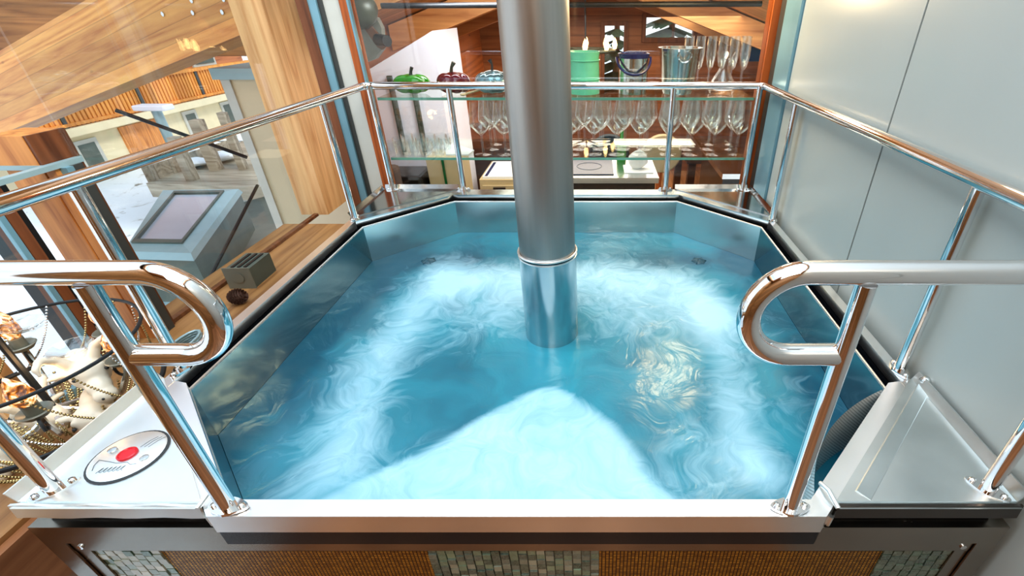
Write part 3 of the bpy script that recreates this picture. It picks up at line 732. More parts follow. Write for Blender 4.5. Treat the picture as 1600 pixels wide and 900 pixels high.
# deck
dz = -1.5
deck = thing('wooden_deck', 'small weathered wooden deck with posts beyond the roof window', 'deck', tuple(at(310, 280, z=GZ)))
qq = [at(u, v, z=dz) for u, v in ((232, 284), (404, 292), (396, 214), (338, 236))]; bm = B(); hexa(bm, [p - Vector((0, 0, .08)) for p in qq] + qq); obj('boards', bm, M['deckwood'], deck)
a, b = at(230, 290, z=dz), at(408, 296, z=dz); bm = B(); tv = Vector((0, .06, 0)); uz = Vector((0, 0, .17))
hexa(bm, [a - uz, b - uz, b - uz + tv, a - uz + tv, a + uz * .2, b + uz * .2, b + uz * .2 + tv, a + uz * .2 + tv]); obj('edge_beam', bm, M['deckwood'], deck)
a, b = at(232, 286, z=dz), at(372, 236, z=dz); bm = B()
hexa(bm, [a, b, b + tv, a + tv, a + uz * 1.3, b + uz * 1.3, b + uz * 1.3 + tv, a + uz * 1.3 + tv]); obj('kerb_beam', bm, M['deckwood'], deck)
for k, (u, v, hh, r_) in enumerate(((302, 281, .62, .06), (339, 265, .75, .07), (381, 264, .85, .05))):
    p = at(u, v, z=dz); bm = B(); box(bm, (p.x - r_, p.y - r_, dz), (p.x + r_, p.y + r_, dz + hh)); obj('post', bm, M['deckwood'], deck)
# snow lumps lying on the deck
for k, (u, v, s) in enumerate(((322, 240, .30), (352, 252, .24), (308, 262, .22))):
    bm = B(); p = at(u, v, z=dz); ball(bm, p + Vector((0, 0, s * .40)), s * .8, 12, (1.3, 1, .35)); 
    for w in bm.verts: w.co += Vector((noise.noise(w.co * 6), noise.noise(w.co * 6 + Vector((5, 0, 0))), .3 * noise.noise(w.co * 7))) * .08
    tag(obj('snow_lump', bm, M['snow'], None, True), ('rounded snow lump at the far corner of the wooden deck', 'snow lump between the two right posts of the deck', 'snow lump beside the left post of the deck')[k], 'snow', 'snow lumps on the deck')
lp = thing('street_lamp', 'slim grey lamp post in front of the chalet with a broad white head', 'lamp post', tuple(at(272, 262, z=GZ)))
p = at(285, 262, z=GZ + .1); top = at(262, 172, y=p.y)
obj('pole', tube(B(), [p, Vector((p.x, p.y, top.z))], .075, 10), M['zinc'], lp, True)
bm = B(); box(bm, (p.x - .30, p.y - .12, top.z), (p.x + .25, p.y + .12, top.z + .09), 0, .02); obj('lamp_head', bm, M['white'], lp)
# neighbouring chalet (its facade runs along y at x = -9)
XH = -9.0
ch = thing('chalet', 'neighbouring cream and timber chalet with an orange picket balcony', 'chalet', (XH - 1.5, 10.5, GZ))
obj('ground_wall', bx((XH - 3, 6.5, GZ - .2), (XH, 14.5, -.95)), M['cream'], ch)
obj('upper_wall', bx((XH - 3, 6.5, -.95), (XH - .9, 14.5, 2.6)), M['chalet'], ch)
obj('balcony_slab', bx((XH - 1, 6.8, -1.18), (XH + .25, 14.0, -1.05)), M['cream'], ch)
bm = B(); box(bm, (XH + .10, 6.9, -.50), (XH + .22, 14.0, -.44)); box(bm, (XH + .12, 6.9, -1.03), (XH + .20, 14.0, -.98)); obj('balcony_rail', bm, M['picket'], ch)
bm = B(); n_ = 84
for i in range(n_):
    y = 6.9 + 7.0 * i / n_
    box(bm, (XH + .14, y, -1.06), (XH + .17, y + .055, -.46))
obj('balcony_pickets', bm, M['picket'], ch)
for y in (8.0, 9.6, 11.2, 12.8): obj('balcony_post', bx((XH + .13, y, -1.06), (XH + .19, y + .07, -.44)), M['darkalu'], ch)
for i, (y0, y1, z0, z1, mm) in enumerate(((7.35, 7.95, -1.92, -1.30, 'zinc'), (8.1, 8.55, -1.92, -1.30, 'zinc'), (9.05, 10.1, -1.95, -1.25, 'post'), (10.6, 11.0, -1.9, -1.25, 'zinc'), (11.8, 12.3, -1.9, -1.25, 'zinc'))):
    f = obj('window' if mm == 'zinc' else 'garage_door', bx((XH - .02, y0, z0), (XH + .03, y1, z1)), M['concrete'] if mm == 'zinc' else M['post'], ch)
    if mm == 'zinc': obj('pane', bx((XH, y0 + .07, z0 + .07), (XH + .036, y1 - .07, z1 - .07)), M['zinc_dark'], f)
for i, (y0, y1) in enumerate(((8.2, 9.0), (10.4, 11.4), (12.6, 13.4))):
    f = obj('upper_window', bx((XH - .92, y0, -.6), (XH - .86, y1, .5)), M['concrete'], ch); obj('pane', bx((XH - .9, y0 + .08, -.5), (XH - .84, y1 - .08, .4)), M['zinc_dark'], f)
# cables standing in for a cable's reflection in the glass
a, b = at(180, 172, d=2.6), at(386, 246, d=3.1); tag(obj('reflected_cable', tube(B(), [a, b], .011, 8), M['cable'], None, True), 'black reflected cable slanting down to the right in front of the chalet', 'cable')
a, b = at(402, 290, d=2.6), at(316, 458, d=2.0); tag(obj('reflected_cable', tube(B(), [a, b], .008, 8), M['cable'], None, True), 'black reflected cable slanting down to the left past the roof window', 'cable')
# ------------------------------------------------------------------ things on the sill
pc = Vector((-1.196, 1.318, SZ))
cone = thing('pine_cone', 'brown open pine cone lying on the wooden window sill', 'pine cone', tuple(pc))
bm = B(); ball(bm, pc + Vector((0, 0, .028)), .019, 10, (1.4, 1, 1)); 
for i in range(120):
    t = (i + .5) / 120; ph = i * 2.4; xx = -1 + 2 * t; rr = math.sqrt(max(0, 1 - xx * xx))
    dirv = Vector((xx * 1.25, rr * math.cos(ph), rr * math.sin(ph)))
    c = pc + Vector((0, 0, .028)) + dirv * .021; tip = c + Vector((xx * .4 + .25, rr * math.cos(ph), rr * math.sin(ph))).normalized() * .0065
    if tip.z < SZ + .001: tip.z = SZ + .001
    s1 = dirv.cross(Vector((1, 0, .2))).normalized() * .0045
    w = [bm.verts.new(p) for p in (c - s1, c + s1, tip + s1 * .6, tip - s1 * .6, c - s1 + dirv * -.004, c + s1 + dirv * -.004)]
    bm.faces.new(w[:4]); bm.faces.new((w[4], w[5], w[2], w[3]))
obj('scales', bm, M['cone'], cone)
bxo = thing('metal_sill_box', 'grey metal box with a round hole on the sill before the wood post', 'metal box', tuple(at(380, 430, z=SZ)))
a = at(368, 440, z=SZ); an = R(-22)
m4 = Matrix.Translation((-1.25, 1.42, SZ)) @ Matrix.Rotation(R(2), 4, 'Z')
bm = B(); box(bm, (-.042, 0, 0), (.042, .13, .075)); bm.transform(m4); obj('body', bm, M['zinc_dark'], bxo)
bm = B(); box(bm, (-.046, -.004, 0), (.046, 0, .082)); lathe(bm, [(.018, 0), (.020, .003), (.0, .0035)], (0, -.004, .045), 20, axis=(0, -1, 0)); bm.transform(m4); obj('face_plate', bm, M['shade'], bxo)
bm = B()
for x in (-.022, 0, .022): box(bm, (x - .005, .015, .075), (x + .005, .12, .078))
bm.transform(m4); obj('top_slots', bm, M['black'], bxo)
gp = at(275, 592, z=SZ)
tg = thing('tea_light_glass', 'small clear tealight glass on the sill behind the front left tray', 'glass', tuple(gp))
gx = Vector((-1.06, .86, SZ))
obj('cup', lathe(B(), [(0, 0), (.020, 0), (.024, .045), (.022, .045), (.018, .004), (0, .004)], gx, 18), M['crystal'], tg, True)
obj('candle', lathe(B(), [(0, .004), (.016, .004), (.016, .018), (0, .018)], gx, 14), M['stoneware'], tg, True)
# coiled cable on the sill, seen through the left curl
bm = B(); cc = at(292, 520, z=SZ) ; tube(bm, [Vector((-1.17 + .028 * math.cos(t * .5) * (1 - t * .004), 1.06 + .05 * math.sin(t * .5), SZ + .008 + t * .0006)) for t in range(60)], .004, 6)
tag(obj('coiled_cable', bm, M['zinc'], None, True), 'grey cable coiled loosely on the sill behind the left curl of the handrail', 'cable')
# ------------------------------------------------------------------ chandelier
CC = Vector((-1.125, .700, 0.0))
cd = thing('chandelier', 'wrought iron chandelier with flame bulbs, bead chains and white porcelain heads', 'chandelier', (CC.x, CC.y, .2))
def ringpts(r, z, n=48, tilt=0, c=CC): return [Vector((c.x + r * math.cos(2 * PI * k / n), c.y + r * math.sin(2 * PI * k / n), z + tilt * math.cos(2 * PI * k / n))) for k in range(n)]
obj('iron_ring', tube(B(), ringpts(.195, .085), .0035, 8, True), M['cable'], cd, True)
obj('iron_ring', tube(B(), ringpts(.185, -.045), .005, 8, True), M['cable'], cd, True)
obj('center_stem', tube(B(), [CC + Vector((0, 0, -.10)), CC + Vector((0, 0, .5)), CC + Vector((0, 0, 1.9))], .006, 8), M['cable'], cd, True)
for k in range(6):
    an = k * PI / 3 + .35; dx = Vector((math.cos(an), math.sin(an), 0))
    pts = [CC + Vector((0, 0, -.06)), CC + dx * .06 + Vector((0, 0, -.085)), CC + dx * .12 + Vector((0, 0, -.05)), CC + dx * .15 + Vector((0, 0, .0)), CC + dx * .15 + Vector((0, 0, .025))]
    sm_ = fillet(pts, .05, 5); arm = obj('arm', tube(B(), sm_, .006, 8), M['steel'], cd, True)
    q = CC + dx * .15 + Vector((0, 0, .02))
    obj('candle_cup', lathe(B(), [(0, 0), (.018, 0), (.026, .010), (.024, .012), (.012, .006), (.012, .028), (0, .028)], q, 16), M['shade'], arm, True)
    tilt = Vector((dx.x * .25, dx.y * .25, 1)).normalized()
    bl = lathe(B(), [(.009, 0), (.0165, .014), (.018, .026), (.013, .046), (.006, .062), (0, .074)], q + Vector((0, 0, .028)), 16, axis=tilt)
    for v in bl.verts:
        a_ = math.atan2(v.co.y - q.y, v.co.x - q.x); h_ = v.co.z - q.z; tw = 1 + .10 * math.sin(5 * a_ + h_ * 90)
        v.co.x = q.x + (v.co.x - q.x) * tw; v.co.y = q.y + (v.co.y - q.y) * tw
    o = obj('flame_bulb', bl, M['bulb'], cd, True)
    obj('curl', tube(B(), [q + Vector((0, 0, -.02)) + (dx * .03 * math.cos(t) + Vector((0, 0, .03 * math.sin(t)))) * (1 - t / 9) for t in [j * .35 for j in range(18)]], .0028, 6), M['cable'], cd, True)
# crystal bobeche leaf dishes
for an in (.1, 2.2, 4.4):
    q = CC + Vector((.11 * math.cos(an), .11 * math.sin(an), .075)); obj('glass_dish', lathe(B(), [(0, 0), (.02, .004), (.036, .016), (.034, .018), (.018, .007), (0, .004)], q, 14), M['crystal'], cd, True)
# bead chains: fifty odd separate strings hanging in swags and tassels
def beads(bm, a, b, sag, rr=.0026, step=.0062):
    L_ = (a - b).length * 1.15 + sag; n_ = max(4, int(L_ / step))
    for i in range(n_ + 1):
        t = i / n_; p = a.lerp(b, t) - Vector((0, 0, 4 * sag * t * (1 - t)))
        bmesh.ops.create_icosphere(bm, subdivisions=1, radius=rr, matrix=Matrix.Translation(p))
rng = random.Random(5)
for k in range(18):
    a1 = k * 2 * PI / 18; a2 = (k + 1.6) * 2 * PI / 18
    bm = B(); beads(bm, CC + Vector((.19 * math.cos(a1), .19 * math.sin(a1), .083)), CC + Vector((.185 * math.cos(a2), .185 * math.sin(a2), -.043)), .03 + .02 * rng.random())
    obj('bead_chain', bm, M['bead'] if k % 3 else M['tube'], cd)
for k in range(54):
    a1 = rng.uniform(0, 2 * PI); r1 = rng.uniform(.05, .18); p = CC + Vector((r1 * math.cos(a1), r1 * math.sin(a1), -.045)); q = CC + Vector((r1 * .55 * math.cos(a1 + .3), r1 * .55 * math.sin(a1 + .3), -.155))
    bm = B(); beads(bm, p, q, .02, .003); obj('bead_chain', bm, M['bead'], cd)
# porcelain animal heads fixed around the lower ring
def head(kind, loc, yaw, pitch, s):
    bm = B()
    ball(bm, (0, 0, 0), .030, 14, (1.1, .95, 1.0)); ball(bm, (.028, 0, -.010), .022, 14, (1.25, .85, .85)); ball(bm, (.052, 0, -.018), .0165, 14, (1.0, 1.05, .9)); ball(bm, (-.035, 0, -.004), .027, 14, (1.5, .85, 1.0))
    for e in (-1, 1):
        ball(bm, (.012, e * .018, .016), .008, 10); ball(bm, (-.006, e * .036, .012), .012, 10, (.6, 1.3, .45))
        if kind == 'ram': tube(bm, [Vector((-.004, e * .014, .022)), Vector((-.012, e * .026, .042)), Vector((-.004, e * .042, .056)), Vector((.012, e * .050, .054)), Vector((.018, e * .050, .042))], [.0095, .0085, .007, .0055, .003], 10)
    m4 = Matrix.Translation(loc) @ Matrix.Rotation(yaw, 4, 'Z') @ Matrix.Rotation(pitch, 4, 'Y') @ Matrix.Scale(s, 4)
    o = remeshed('porcelain_head', bm, .0032, M['stoneware'], cd, 3)
    o.data.transform(m4)
    tag(o, {'ram': 'white porcelain animal head with curled horns', 'pig': 'white porcelain animal head with small ears'}[kind])
    bm = B()
    for e in (-1, 1):
        ball(bm, m4 @ Vector((.022, e * .0215, .012)), .0034 * s, 8); ball(bm, m4 @ Vector((.066, e * .006, -.014)), .0022 * s, 8)
    obj('eyes_and_nostrils', bm, M['charcoal'], o, True)
head('ram', at(140, 582, d=.96), R(-35), R(10), 1.15)
head('pig', at(148, 652, d=.96), R(-60), R(25), 1.1)
head('ram', at(58, 648, d=.98), R(170), R(10), 1.1)
head('pig', at(20, 700, d=1.0), R(-80), R(10), 1.0)
# ------------------------------------------------------------------ kitchen beyond the back window
KZ = -1.15
struct('floor_3', bx((-1.36, 2.05, KZ - .05), (4, 6.1, KZ)), M['kfloor'])
RIDX = -.10; RIDZ = .98; SL = .34
for k, sgn in enumerate((-1, 1)):
    bm = B(); [box(bm, (0, y0, 0), (l_, y1, .08)) for l_, y0, y1 in (((4.2, 0, 7.2),) if sgn > 0 else ((1.26, 0, 6.6), (.80, 6.6, 7.2)))]
    o = struct('ceiling_%d' % (3 + k), bm, M['ceil'])
    o.matrix_world = Matrix.Translation((RIDX, 2.06 if sgn > 0 else 9.26, RIDZ)) @ Matrix.Rotation(0 if sgn > 0 else PI, 4, 'Z') @ Matrix.Rotation(math.atan(SL), 4, 'Y')
def roofz(x): return RIDZ - SL * abs(x - RIDX)
# rafters
for k, y in enumerate((3.3, 4.8)):
    for sgn in (-1, 1):
        bm = B(); a = (RIDX, y, RIDZ - .14); 
        e = RIDX + sgn * (3.6 if sgn > 0 else 1.18)
        hexa(bm, [(RIDX, y, RIDZ - .15), (e, y, roofz(e) - .15), (e, y + .12, roofz(e) - .15), (RIDX, y + .12, RIDZ - .15), (RIDX, y, RIDZ - .01), (e, y, roofz(e) - .01), (e, y + .12, roofz(e) - .01), (RIDX, y + .12, RIDZ - .01)])
        o = obj('ceiling_rafter', bm, M['ceil']); tag(o, ('near' if k == 0 else 'far') + ' kitchen rafter on the ' + ('left' if sgn < 0 else 'right') + ' slope of the timber ceiling', 'rafter', 'kitchen rafters')
# far gable wall with openings: built from strips around the windows
YW = 6.0
def wpt(u, v): p = at(u, v, y=YW); return (p.x, p.z)
ops = [(790, 62, 842, 150), (939, 33, 982, 152), (1004, 20, 1092, 66)]
rects = []
for u0, v0, u1, v1 in ops:
    a, b = wpt(u0, v0), wpt(u1, v1); c = wpt(u1, v0); rects.append((a[0], c[0], b[1], a[1]))
xs = sorted({-1.36, 3.9, *[r[0] for r in rects], *[r[1] for r in rects]})
bm = B()
for xa, xb in zip(xs, xs[1:]):
    xm = (xa + xb) / 2; cut = [(r[2], r[3]) for r in rects if r[0] < xm < r[1]]
    if not cut: box(bm, (xa, YW, KZ), (xb, YW + .1, 1.15))
    else:
        z0, z1 = cut[0]; box(bm, (xa, YW, KZ), (xb, YW + .1, z0)); 
        if z1 < 1.15: box(bm, (xa, YW, z1), (xb, YW + .1, 1.15))
struct('wall_back_2', bm, M['kwall'])
for k, (xa, xb, z0, z1) in enumerate(rects):
    bm = B(); t = .045
    box(bm, (xa, YW - .03, z0), (xa + t, YW + .06, z1)); box(bm, (xb - t, YW - .03, z0), (xb, YW + .06, z1)); box(bm, (xa + t, YW - .03, z0), (xb - t, YW + .06, z0 + t)); box(bm, (xa + t, YW - .03, z1 - t), (xb - t, YW + .06, z1))
    o = struct('window_%d' % (5 + k), bm, M['brownwood']); obj('glass_pane', bx((xa + t, YW + .04, z0 + t), (xb - t, YW + .05, z1 - t)), M['pane'], o)
# conifers beyond the far windows
def conifer(u, y, h, r, lab):
    b = at(u, 150, y=y); bz = GZ; t = thing('conifer', lab, 'tree', (b.x, y, bz))
    obj('trunk', tube(B(), [(b.x, y, bz), (b.x, y, bz + h * .9)], [.12, .03], 8), M['brownwood'], t, True)
    bm = B(); rg = random.Random(int(u))
    for i in range(16):
        z = bz + h * (.15 + .85 * i / 16); rr = r * (1 - i / 17)
        for k in range(14):
            an = rg.uniform(0, 2 * PI); p = Vector((b.x, y, z)); e = p + Vector((math.cos(an) * rr, math.sin(an) * rr, -rr * .35)); s1 = Vector((-math.sin(an), math.cos(an), 0)) * rr * .22
            m_ = p.lerp(e, .6); f = [bm.verts.new(q) for q in (p, m_ + s1, e, m_ - s1)]; bm.faces.new(f)
    obj('branches', bm, M['tree'], t)
conifer(962, 10, 3.4, 1.0, 'dark conifer seen through the narrow far kitchen window')
conifer(1042, 12, 4.4, 1.5, 'dark conifer seen through the slanted far kitchen window')
fh = thing('far_chalet', 'orange timber chalet seen through the far left kitchen window', 'chalet', tuple(at(812, 140, y=11)))
a = at(780, 140, y=11); b = at(850, 60, y=11)
obj('wall', bx((a.x - 1, 11, GZ), (b.x + .4, 12, b.z + .3)), M['chalet'], fh)
for k in range(3): obj('window', bx((a.x + .15 + k * .42, 10.97, a.z + .7), (a.x + .40 + k * .42, 11.0, a.z + 1.1)), M['concrete'], fh)
bm = B(); bmesh.ops.create_grid(bm, x_segments=20, y_segments=20, size=20, matrix=Matrix.Translation((0, 31, GZ)))
tag(obj('snow_field', bm, M['snow']), 'snow field beyond the far kitchen windows', 'snow', kind='stuff')
# white slab standing in for a glass reflection, top cut along the roof slope
YC = 2.75
refl_slab = thing('white_reflection', 'tall white stand-in for a reflection with a sloping top left in the kitchen', 'cabinet', (-.95, YC, KZ))
pts = [at(561, 118, y=YC), at(676, 48, y=YC), at(706, 238, y=YC), at(588, 238, y=YC)]
def slab(pts, y0, y1): bm = B(); A = [bm.verts.new((p.x, y0, p.z)) for p in pts]; D = [bm.verts.new((p.x, y1, p.z)) for p in pts]; bm.faces.new(A); bm.faces.new(D[::-1]); [bm.faces.new((A[i], A[(i + 1) % len(A)], D[(i + 1) % len(A)], D[i])) for i in range(len(A))]; return bm
pts[3].x = pts[0].x; pts[2].x = pts[1].x = at(690, 140, y=YC).x; pts[2].z = pts[3].z = KZ
obj('carcass', slab(pts, YC, YC + .5), M['white'], refl_slab)
bm = B()
for u in (616, 650):
    x = at(u, 150, y=YC).x; box(bm, (x - .012, YC - .022, at(u, 236, y=YC).z), (x + .012, YC - .002, at(u, 118, y=YC).z))
    q = obj('dark_bar', bm, M['shade_dark'], refl_slab); bm = B()
bm.free()
# grey adjustable spotlights high on the left
sp_ = thing('wall_spotlight', 'large grey spotlight with a brown strap high behind the left window', 'spotlight', tuple(at(570, 60, y=2.35)))
c = at(566, 14, y=2.35); obj('cone_shade', lathe(B(), [(0, -.09), (.05, -.085), (.075, -.04), (.078, .03), (.055, .07), (.02, .09), (0, .09)], c + Vector((-.03, 0, 0)), 24, axis=(1, 0, .05)), M['shade_dark'], sp_, True)
a, b = at(596, 9, y=2.35), at(1190, 6, y=2.35)
bm = B(); c = at(570, 62, y=2.40)
pl = [at(u, v, y=2.40) for u, v in ((549, 30), (570, 22), (588, 28), (596, 44), (598, 76), (586, 92), (566, 100), (552, 92))]
obj('paddle', slab(pl, 2.40, 2.44), M['shade'], sp_)
pl = [at(u, v, y=2.39) for u, v in ((558, 28), (566, 24), (606, 70), (598, 78), (590, 74))]; obj('strap', slab(pl, 2.388, 2.398), M['strap'], sp_)
obj('lens_tube', tube(B(), [at(590, 62, y=2.37), at(605, 64, y=2.33)], .024, 14), M['black'], sp_, True)
tag(obj('ceiling_rail', tube(B(), [a, b], .011, 12), M['cable'], None, True), 'dark round curtain rail running along the top behind the back window', 'rail')
# hanging shelves ------------------------------------------------------
SY0, SY1 = 1.985, 2.33
ZU, ZL = .350, .110
shelfs = []
for nm, z, lab in (('glass_shelf', ZU, 'upper clear glass shelf in the back window holding pots and buckets'), ('glass_shelf', ZL, 'lower clear glass shelf in the back window holding wine glasses')):
    t = thing(nm, lab, 'shelf', (-.11, 2.12, z - .008), 'glass shelves')
    obj('pane', bx((-.87, SY0 + .003, z - .010), (.640, SY1, z)), M['shelfglass'], t)
    obj('front_edge', bx((-.87, SY0, z - .010), (.640, SY0 + .003, z)), M['shelfedge'], t)
    shelfs.append(t)
# things on the upper shelf
def sx(u, v, y): return at(u, v, y=y).x
yp = 2.10; E0 = .0008
# green pepper casserole
gx_ = sx(642, 122, yp)
gpot = thing('pepper_casserole', 'glossy green casserole shaped like a bell pepper on the upper shelf', 'casserole', (gx_, yp, ZU))
bm = B()
for k in range(4):
    an = k * PI / 2 + .5; ball(bm, (math.cos(an) * .030, math.sin(an) * .026, .035), .036, 14, (1.35, .95, 1))
ball(bm, (0, 0, .034), .040, 14, (1.55, 1, .9))
o = remeshed('body', bm, .005, M['green'], gpot, 3); o.data.transform(Matrix.Translation((gx_, yp, ZU + E0 + .001)))
obj('stem', tube(B(), [(gx_ + .0, yp, ZU + .065), (gx_ + .005, yp, ZU + .085), (gx_ + .012, yp, ZU + .10)], [.008, .006, .007], 8), M['charcoal'], gpot, True)
tx = sx(708, 122, yp)
rp = thing('tomato_casserole', 'dark red casserole shaped like a fruit with a curved stem on the upper shelf', 'casserole', (tx, yp, ZU))
bm = B()
for k in range(6): an = k * PI / 3; ball(bm, (math.cos(an) * .034, math.sin(an) * .034, .040), .038, 14)
ball(bm, (0, 0, .042), .05, 14, (1.1, 1.1, .8)); o = remeshed('body', bm, .005, M['maroon'], rp, 3); o.data.transform(Matrix.Translation((tx, yp, ZU + E0)))
obj('stem', tube(B(), [(tx - .005, yp, ZU + .078), (tx, yp, ZU + .10), (tx + .012, yp, ZU + .118)], [.008, .006, .009], 8), M['shade_dark'], rp, True)
bx0 = sx(770, 122, yp)
bp2 = thing('pumpkin_casserole', 'shiny blue grey casserole shaped like a pumpkin with a dark stem', 'casserole', (bx0, yp, ZU))
bm = B()
for k in range(8): an = k * PI / 4; ball(bm, (math.cos(an) * .036, math.sin(an) * .036, .042), .040, 14, (1, 1, .98))
ball(bm, (0, 0, .045), .055, 14, (1.2, 1.2, .8)); o = remeshed('body', bm, .005, M['pewter'], bp2, 3); o.data.transform(Matrix.Translation((bx0, yp, ZU + E0)))
obj('stem', tube(B(), [(bx0, yp, ZU + .082), (bx0 + .002, yp, ZU + .11), (bx0 - .006, yp, ZU + .128)], [.006, .004, .009], 8), M['charcoal'], bp2, True)
wd = thing('wooden_spoon', 'pale wooden spoon lying between the dark red and the blue grey casserole', 'spoon', (sx(735, 125, 2.02), 2.03, ZU))
a = Vector((sx(722, 130, 2.03), 2.02, ZU + .006)); b = Vector((sx(748, 122, 2.1), 2.16, ZU + .008))
obj('handle', tube(B(), [a, b], [.005, .0045], 8), M['card'], wd, True); bm = B(); ball(bm, a, .010, 10, (1.2, 1.4, .5)); obj('bowl', bm, M['card'], wd, True)
# mint jug
jx = sx(913, 120, yp); jr = .064
jug = thing('mint_jug', 'mint green enamel jug on the upper shelf right of the pipe', 'jug', (jx, yp, ZU))
jh = at(913, 80, y=yp).z - ZU
jb = lathe(B(), [(0, E0), (jr * .98, E0), (jr, .006), (jr * .97, jh * .5), (jr * .94, jh * .86), (jr * 1.0, jh), (jr * .95, jh), (jr * .9, jh * .8), (jr * .9, .01), (0, .01)], (jx, yp, ZU), 36)
for v in jb.verts:
    if v.co.z > ZU + jh * .8 and v.co.x < jx - jr * .6: v.co.x -= .018 * (v.co.z - ZU - jh * .8) / (jh * .2)
obj('body', jb, M['mint'], jug, True)
bm = B(); 
for q in (.30, .36, .80): tube(bm, [(jx + jr * .985 * math.cos(2 * PI * k / 32), yp + jr * .985 * math.sin(2 * PI * k / 32), ZU + jh * q) for k in range(32)], .0022, 6, True)
obj('ridges', bm, M['mint'], jug, True)
obj('handle', tube(B(), fillet([(jx + .02, yp + jr * .9, ZU + jh * .85), (jx + .04, yp + jr + .045, ZU + jh * .8), (jx + .04, yp + jr + .045, ZU + jh * .35), (jx + .02, yp + jr * .9, ZU + jh * .3)], .03), .007, 10), M['mint'], jug, True)
# dark handled ice bucket
ix = sx(989, 118, yp); ih = at(989, 82, y=yp).z - ZU; ir = .060
ib = thing('ice_bucket', 'cylindrical steel ice bucket with a blue black rim and swing handle', 'ice bucket', (ix, yp, ZU))
obj('body', lathe(B(), [(0, E0), (ir, E0), (ir, ih * .92), (0, ih * .92)], (ix, yp, ZU), 36), M['bucket'], ib, True)
obj('rim', lathe(B(), [(ir * .9, ih * .86), (ir * 1.06, ih * .88), (ir * 1.08, ih * .98), (ir * .9, ih), (ir * .86, ih * .9)], (ix, yp, ZU), 36), M['darkblue'], ib, True)
hp = []
for k in range(25):
    t = PI * k / 24; hp.append(Vector((ix - math.cos(t) * ir * 1.15, yp - math.sin(t) * ir * 1.5, ZU + ih * .88 - math.sin(t) * .055)))
obj('swing_handle', tube(B(), hp, .0055, 8), M['darkblue'], ib, True)
# conical champagne bucket
cx_ = sx(1060, 118, yp); chh = at(1060, 74, y=yp).z - ZU
cb = thing('champagne_bucket', 'conical polished steel champagne bucket with a ring handle', 'champagne bucket', (cx_, yp, ZU))
obj('body', lathe(B(), [(0, E0), (.058, E0), (.062, .01), (.086, chh - .004), (.090, chh), (.084, chh), (.058, .012), (0, .012)], (cx_, yp, ZU), 40), M['bucket'], cb, True)
rg = [Vector((cx_ + .004 + .026 * math.cos(R(a_)), yp - .090, ZU + chh - .018 + .030 * math.sin(R(a_)))) for a_ in range(180, 361, 12)]
obj('ring_handle', tube(B(), rg, .004, 8), M['tube'], cb, True)
# decanter
dx_ = sx(1130, 118, 2.10)
dc = thing('glass_decanter', 'clear cut-glass decanter with a flared neck at the right of the upper shelf', 'decanter', (dx_, 2.10, ZU))
obj('body', lathe(B(), [(0, E0), (.048, E0), (.054, .012), (.046, .05), (.024, .085), (.018, .105), (.030, .140), (.040, .155), (.037, .155), (.026, .138), (.014, .105), (.020, .082), (.042, .048), (.048, .012), (0, .006)], (dx_, 2.10, ZU), 18), M['crystal'], dc, True)
# champagne flutes in two rows behind the decanter
def make_flute(lab):
    t = thing('champagne_flute', lab, 'flute', (0, 0, 0), 'champagne flutes on the upper shelf')
    obj('bowl', lathe(B(), [(.0035, .075), (.014, .09), (.021, .13), (.0195, .205), (.0180, .205), (.0195, .13), (.012, .092), (0, .082)], seg=16), M['crystal'], t, True)
    obj('stem', tube(B(), [(0, 0, .003), (0, 0, .078)], .0032, 8), M['crystal'], t, True)
    obj('foot', lathe(B(), [(0, E0), (.021, E0), (.0205, .002), (.006, .005), (0, .006)], seg=18), M['crystal_foot'], t, True)
    return t
fp = None; idx = 0
for j, y in enumerate((2.235, 2.295)):
    for i in range(6):
        x = sx(1098 + i * 12 + j * 4, 60, y) ; x = .405 + i * .049 + j * .012
        lab = f"{ORD[i]} champagne flute from the left, {'front' if j == 0 else 'rear'} row behind the decanter"
        if fp is None: fp = make_flute(lab); fp.location = (x, y, ZU)
        else: dup(fp, (x, y, ZU), lab)
# wine glasses on the lower shelf
def make_wine(lab):
    t = thing('wine_glass', lab, 'wine glass', (0, 0, 0), 'wine glasses on the lower shelf')
    obj('bowl', lathe(B(), [(.0035, .083), (.022, .098), (.042, .122), (.0445, .132), (.040, .165), (.0325, .218), (.0312, .218), (.0385, .165), (.0428, .132), (.0405, .123), (.020, .1), (0, .088)], seg=24), M['crystal'], t, True)
    obj('stem', tube(B(), [(0, 0, .003), (0, 0, .04), (0, 0, .086)], [.0048, .0042, .0048], 8), M['crystal'], t, True)
    obj('foot', lathe(B(), [(0, E0), (.036, E0), (.0355, .002), (.008, .005), (0, .007)], seg=24), M['crystal_foot'], t, True)
    return t
rows = [(2.035, [756, 791, 893, 928, 963, 999, 1043, 1078, 1113, 1149]), (2.125, [769, 801, 905, 938, 972, 1006, 1040, 1072, 1105, 1140]), (2.215, [776, 806, 914, 942, 976, 1010, 1042, 1074, 1106, 1138])]
wp_ = None
for j, (y, us) in enumerate(rows):
    for i, u in enumerate(us):
        x = at(u, 243, y=2.035).x + (0, .012, .02)[j]
        if j: x = at(us[i], 236, y=y).x
        side = 'left of the pipe' if i < 2 else 'right of the pipe'; n_ = i if i < 2 else i - 2
        lab = f"{ORD[n_]} wine glass from the left, {('front', 'middle', 'rear')[j]} row, {side}"
        if wp_ is None: wp_ = make_wine(lab); wp_.location = (x, y, ZL)
        else: dup(wp_, (x, y, ZL), lab)
